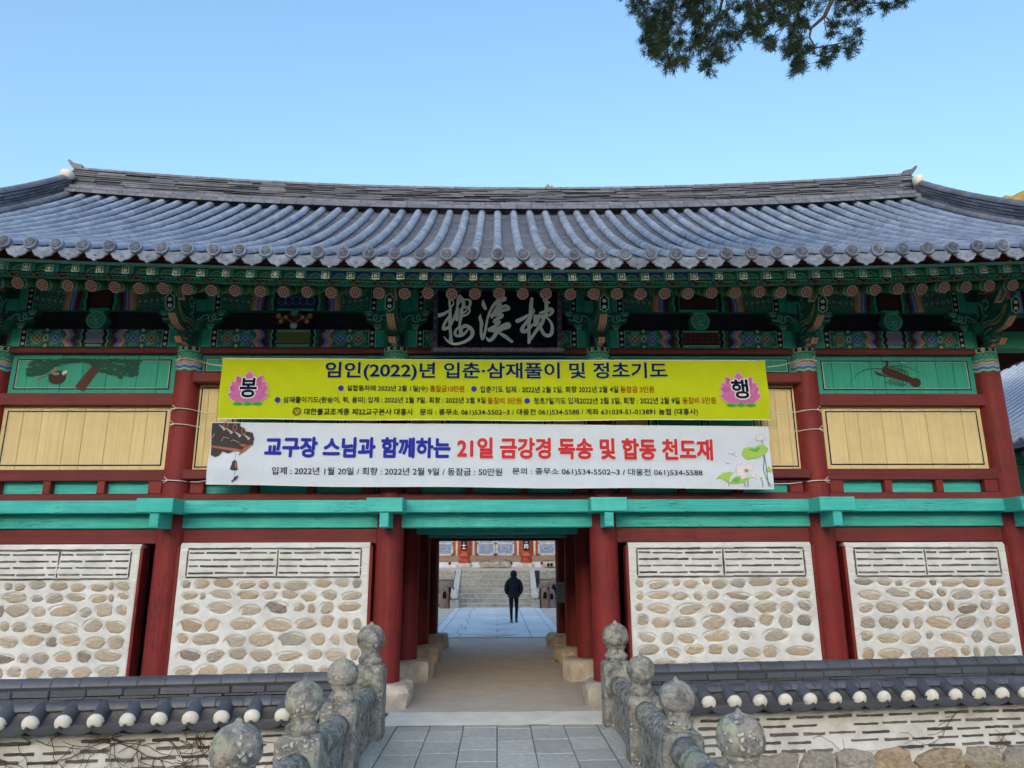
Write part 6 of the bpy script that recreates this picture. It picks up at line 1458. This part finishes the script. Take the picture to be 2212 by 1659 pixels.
for k, zx in enumerate((1570, 1612)):
    x = HX_(zx); m = MB(); vs = []; zz = zs1-.03 if False else HZ_(520)
    m = MB(); m.tube([(x, YH-.86, zh+.03), (x, YH-.78, zh+.06), (x, YH-.68, zh+.10), (x, YH-.60, zh+.11)], [.035, .06, .062, .04], 'f_jet', 8); o = m.obj('shoe'); tag(o, ('dark shoe left at the hall front, the left of a pair', 'dark shoe left at the hall front, the right of a pair')[k], 'shoe', 'pair of shoes at the hall')

# clay stoves with arched mouths along the terrace wall
def stove(px, ptop, pbot, wpx, label, Y, tilt=0):
    zb = 0.0; x = Py(px, 1300, Y)[0]; h = Py(px, ptop, Y)[2]-Py(px, pbot, Y)[2]; w = wpx/1540*Y*.97/2; zb = max(0, Py(px, pbot, Y)[2])
    if zb < .12: zb = 0
    root = thing('clay_stove', (x, Y, zb), label, 'stove', 'clay stoves by the terrace wall')
    m = MB(); n = 16; prof = [(1.02, 0), (1.0, .2), (.96, .5), (.92, .7), (.80, .86), (.50, .97), (.08, 1.0)]; vs = []
    for r_, t in prof:
        for k in range(n): a = 2*math.pi*k/n; vs.append((x+w*r_*math.cos(a), Y+w*r_*math.sin(a), zb+h*t))
    m.add(vs, [(i*n+k, i*n+(k+1) % n, (i+1)*n+(k+1) % n, (i+1)*n+k) for i in range(6) for k in range(n)], 'clay', True); m.obj('body', root)
    P = [(-.42, .42), (.42, .42), (.42, .66), (.30, .78), (0, .84), (-.30, .78), (-.42, .66)]
    m = MB(); m.prism([(x+a*w*1.25, zb+b*h) for a, b in P], Y-w*1.06, Y-w*.3, 'y', 'clay'); m.obj('mouth_rim', root)
    m = MB(); m.prism([(x+a*w*.95, zb+h*(.60+(b-.60)*.80)) for a, b in P], Y-w*1.068, Y-w*1.0, 'y', 'f_jet'); m.obj('mouth', root)
Yv = YS0-.1
stove(961, 1280, 1328, 20, 'brown clay stove farthest left of the stairs', Yv-.1); stove(972, 1266, 1325, 18, 'bluish grey clay stove beside the left newel', Yv+.15)
stove(1169, 1263, 1314, 17, 'reddish clay stove nearest the right newel', Yv+.35); stove(1183, 1259, 1312, 18, 'brown clay stove in the back row, right side', Yv+.75); stove(1177, 1279, 1324, 20, 'low bluish clay stove in the front row, right side', Yv-.15); stove(1196, 1250, 1314, 20, 'tall clay stove partly behind the right column', Yv+.4); stove(1191, 1281, 1322, 18, 'orange clay stove farthest right in front', Yv-.05)

# side hall at the right: tiled slope facing the courtyard
XE = 12.9; SY0, SY1 = 14.6, 40.0; 
ZE = Py(2185, 962, Py(2185, 962, 1)[1]*0+17.0)[2]; XE = Py(2176, 962, 17.0)[0]
sh = thing('side_hall', (XE+3, 24, 0), 'grey tiled side hall seen past the gate on the right', 'hall')
rise_ = 4.3; dep = 7.0
m = MB(); m.add([(XE, SY0, ZE), (XE, SY1, ZE), (XE+dep, SY1, ZE+rise_), (XE+dep, SY0, ZE+rise_), (XE+2*dep, SY1, ZE), (XE+2*dep, SY0, ZE), (XE, SY0, ZE-.12), (XE, SY1, ZE-.12)], [(0, 3, 2, 1), (3, 5, 4, 2), (0, 5, 3), (1, 2, 4), (6, 0, 1, 7)], 'pan_tile'); m.obj('roof', sh)
for k in range(60):
    y = SY0+.15+k*.42
    m = MB(); P = [Vector((XE-.05, y, ZE+.03))]+[Vector((XE+dep*t, y, ZE+.05+rise_*(t*.88+.12*t*t))) for t in lin(.08, 1, 6)]; m.tube(P, .085, 'roof_tile_i', 7); m.obj('tile_row', sh)
    if k < 30:
        m = MB(); m.box(XE+.25, XE+1.6, y-.06, y+.06, ZE-.30, ZE-.16, 'p_green'); m.obj('rafter', sh)
m = MB(); m.tube([(XE+dep, SY0, ZE+rise_+.1), (XE+dep, SY1, ZE+rise_+.1)], .22, 'ridge_tile', 8); m.obj('ridge', sh)
m = MB(); m.box(XE+1.55, XE+2*dep-1.5, SY0+.8, SY1-.8, 0, ZE-.1, 'yellow_wood'); m.obj('wall', sh)
m = MB(); m.box(XE+1.4, XE+1.54, SY0+.7, SY1-.7, ZE-1.0, ZE-.35, 'p_green'); m.obj('eave_beam', sh)
for k in range(9): m = MB(); m.lathe([(.18, 0), (.17, ZE-.9)], (XE+1.45, SY0+.9+k*2.9, 0), 'red_wood_v', 10); m.obj('column', sh)

# ================================================================== PERSON
def skinned(verts, edges, radii, name, parent, mat, sub=2):
    me = bpy.data.meshes.new(name); me.from_pydata(verts, edges, []); o = bpy.data.objects.new(name, me); COL.objects.link(o)
    sk = o.modifiers.new('s', 'SKIN'); sk.use_smooth_shade = True
    for i, v in enumerate(me.skin_vertices[0].data): v.radius = radii[i] if isinstance(radii[i], tuple) else (radii[i], radii[i]); v.use_root = (i == 0)
    ss_ = o.modifiers.new('d', 'SUBSURF'); ss_.levels = sub; ss_.render_levels = sub
    bpy.context.view_layer.update(); nm = bpy.data.meshes.new_from_object(o.evaluated_get(bpy.context.evaluated_depsgraph_get())); bpy.data.objects.remove(o); bpy.data.meshes.remove(me)
    nm.materials.clear(); nm.materials.append(MATS[mat]); nm.polygons.foreach_set('use_smooth', [True]*len(nm.polygons)); return link(name, nm, parent)
pf = Pz(1110, 1347); PXX, PYY = pf[0], pf[1]; HP = Py(1108, 1234, PYY)[2]; k = HP/1.66
per = thing('person', (PXX, PYY, .03), 'person in a dark hooded padded jacket and black trousers walking away', 'person')
V = lambda x, y, z: (PXX+x*k, PYY+y*k, .03+z*k)
# body: hips, legs mid-stride, trunk, neck, head, arms, one continuous figure
bv = [V(0, 0, .90), V(.085, 0, .84), V(.095, .07, .47), V(.085, .12, .08), V(-.085, 0, .84), V(-.085, -.02, .47), V(-.08, -.18, .10), V(0, 0, 1.12), V(0, 0, 1.34), V(0, 0, 1.42), V(0, .02, 1.54), V(.17, 0, 1.34), V(.22, -.02, 1.08), V(.19, .10, .90), V(-.17, 0, 1.34), V(-.22, -.02, 1.08), V(-.19, .10, .90), V(.085, .19, .04), V(-.08, -.11, .04)]
be = [(0, 1), (1, 2), (2, 3), (0, 4), (4, 5), (5, 6), (0, 7), (7, 8), (8, 9), (9, 10), (8, 11), (11, 12), (12, 13), (8, 14), (14, 15), (15, 16), (3, 17), (6, 18)]
br_ = [.135, .092, .062, .042, .092, .062, .042, .13, .12, .055, .085, .05, .042, .03, .05, .042, .03, .04, .04]
body = skinned(bv, be, [q*k for q in br_], 'body', per, 'trousers')
# jacket: quilted shell with sleeves, hands in the pockets
m = MB(); n = 20; vs = []; ring = []
prof = [(.80, .205, .135), (.84, .212, .142), (.90, .205, .140), (.97, .195, .135), (1.04, .190, .132), (1.11, .192, .134), (1.18, .200, .136), (1.25, .198, .134), (1.32, .170, .122), (1.37, .125, .105), (1.43, .09, .09)]
full = []
for i in range(len(prof)-1):
    a, b = prof[i], prof[i+1]
    full += [a, tuple((p+q)/2+(.012 if j else 0) for j, (p, q) in enumerate(zip(a, b)))]
full.append(prof[-1])
for z, rx, ry in full:
    for q in range(n): t = 2*math.pi*q/n; vs.append(V(rx*.93*math.cos(t), ry*math.sin(t), z))
m.add(vs, [(i*n+q, i*n+(q+1) % n, (i+1)*n+(q+1) % n, (i+1)*n+q) for i in range(len(full)-1) for q in range(n)]+[tuple(range(n-1, -1, -1))], 'coat', True)
for sx in (-1, 1):
    P = [V(sx*.09, 0, 1.355), V(sx*.165, 0, 1.315), V(sx*.215, -.015, 1.23), V(sx*.25, -.04, 1.12), V(sx*.25, -.03, 1.03), V(sx*.225, .04, .95), V(sx*.18, .09, .90)]
    m.tube(P, [.05*k, .070*k, .074*k, .068*k, .066*k, .062*k, .05*k], 'coat', 12)
m.obj('jacket', per)
m = MB(); vs = []
for i in range(10):
    f = math.pi*(i+.3)/10
    for q in range(16): t = 2*math.pi*q/16; vs.append(V(.115*math.sin(f)**.8*math.cos(t), .01+.125*math.sin(f)**.8*math.sin(t), 1.53+.135*math.cos(f)))
m.add(vs, [(i*16+q, (i+1)*16+q, (i+1)*16+(q+1) % 16, i*16+(q+1) % 16) for i in range(9) for q in range(16)]+[tuple(range(15, -1, -1))[::-1]], 'coat', True)
m.tube([V(.11*math.cos(t), .09*math.sin(t)+.0, 1.40+.015*math.sin(2*t)) for t in lin(0, 6.283, 17)], .030*k, 'coat', 8); m.obj('hood', per)
for sx, (fx, fy) in ((1, (.085, .12)), (-1, (-.08, -.18))):
    m = MB(); P = [V(fx, fy-.07, .045), V(fx, fy, .055), V(fx+sx*.01, fy+.08, .042), V(fx+sx*.015, fy+.16, .030)]; m.tube(P, [.045*k, .055*k, .050*k, .032*k], 'shoe', 10); m.obj('shoe', per)

# ================================================================== CONIFER BRANCH OVERHEAD
tree = thing('conifer_tree', (8.2, 3.2, -.55), 'dark green conifer whose drooping branch hangs into the top right', 'tree')
YT = 7.0
def TP(zx, zy, dy=0.0): return Vector(Py(1316.7+zx*.3224, zy*.3224, YT+dy))
m = MB(); m.tube([(8.2, 3.2, -.6), (8.15, 3.25, 2.5), (8.0, 3.4, 6), (7.9, 3.5, 9), (7.8, 3.5, 12.5)], [.42, .34, .28, .2, .06], 'bark', 12); m.obj('trunk', tree)
root_ = Vector((7.9, 3.5, 9.3)); hub = TP(1500, -330, -.3); hub2 = TP(600, -260, .2)
m = MB(); m.tube([root_, root_.lerp(hub, .5)+Vector((0, 0, .5)), hub], [.12, .10, .07], 'bark', 8); m.tube([hub, hub.lerp(hub2, .5)+Vector((0, 0, .2)), hub2], [.06, .05, .04], 'bark', 7)
m.tube([hub, TP(1540, -60), TP(1490, 0), TP(1440, 110), TP(1350, 190), TP(1340, 250), TP(1380, 320), TP(1500, 300), TP(1580, 280)], [.05, .032, .026, .022, .016, .011, .010, .008, .005], 'bark', 6)
m.tube([TP(1440, 110), TP(1445, 180), TP(1465, 260)], .006, 'bark', 5); m.tube([TP(1350, 190), TP(1250, 180), TP(1180, 170), TP(1110, 215)], .007, 'bark', 5); m.tube([TP(1180, 170), TP(1130, 240)], .005, 'bark', 5); m.tube([TP(1490, 0), TP(1560, -30), TP(1650, 20), TP(1760, 20), TP(1900, 20)], .008, 'bark', 5)
m.tube([hub2, TP(430, -20), TP(400, 150), TP(380, 330)], [.03, .022, .014, .006], 'bark', 6); m.tube([hub2, TP(760, -20), TP(720, 150), TP(640, 350)], [.03, .02, .012, .005], 'bark', 6); m.tube([hub2, TP(1000, -40), TP(1000, 150), TP(1050, 260)], [.03, .018, .010, .005], 'bark', 6)
m.obj('limb', tree)
CL = [(200, 60, 70), (250, 160, 80), (260, 270, 70), (330, 360, 70), (400, 420, 60), (300, 50, 90), (400, 60, 100), (420, 180, 90), (520, 60, 80), (500, 400, 60), (430, 300, 80), (640, 160, 70), (700, 60, 110), (620, 230, 80), (590, 310, 60), (680, 330, 70), (650, 440, 50), (740, 380, 60), (760, 250, 90), (800, 120, 120), (860, 230, 70), (900, 50, 110), (960, 160, 90), (1000, 80, 90), (1050, 120, 80), (1000, 220, 60), (1080, 290, 50), (1130, 60, 90), (1200, 50, 80), (1170, 130, 60), (1260, 20, 60),
      (1220, 220, 60), (1250, 300, 70), (1200, 340, 55), (1280, 390, 60), (1260, 450, 45), (1300, 150, 50), (1350, 330, 45), (1430, 420, 50), (1450, 380, 45), (1480, 330, 45), (1500, 230, 55), (1520, 160, 50), (1540, 90, 60), (1640, 190, 55), (1640, 270, 55), (1600, 340, 45), (1680, 60, 60), (1650, 20, 50), (1850, 40, 45), (1930, 20, 50), (1990, 0, 30), (1390, 90, 35), (1765, 80, 38), (600, 40, 80), (350, 130, 80), (300, 220, 70), (300, 300, 60), (360, 250, 60), (560, 120, 60)]
for zx in range(150, 2050, 90):
    for zy in (-60, -140, -220): CL.append((zx+rnd.uniform(-30, 30), zy+rnd.uniform(-30, 30), 100 if zx < 1350 else 62))
rr = random.Random(21); m = MB(); vs = []; fs = []
unit = .3224/1540*YT*1.12
for (zx, zy, r) in CL:
    dens = 16 if zx < 1350 else 8
    if r < 40: dens = 2
    for q in range(dens):
        a, b = rr.gauss(0, .42), rr.gauss(0, .42); dy = rr.gauss(0, .16 if zx > 1300 else .30)
        c = TP(zx+a*r, zy+b*r, dy); out = Vector((a+rr.gauss(0, .6), rr.gauss(0, .8), -b-.3+rr.gauss(0, .5))).normalized()
        for w in range(64):
            d = (out*.9+Vector((rr.gauss(0, .6), rr.gauss(0, .6), rr.gauss(0, .6)))).normalized()
            ln = rr.uniform(.03, .085); st_ = c+out*rr.uniform(-.04, .05)+Vector((rr.gauss(0, .012), rr.gauss(0, .012), rr.gauss(0, .012))); sd_ = d.cross(Vector((rr.random()-.5, rr.random()-.5, rr.random()-.5))).normalized()*rr.uniform(.0018, .0032)
            i0 = len(vs); e = st_+d*ln; vs += [st_-sd_*.6, st_+d*ln*.5-sd_, e, st_+d*ln*.5+sd_, st_+sd_*.6]; fs.append((i0, i0+1, i0+2, i0+3, i0+4))
m.add(vs, fs, 'leaf', True); m.obj('crown', tree)
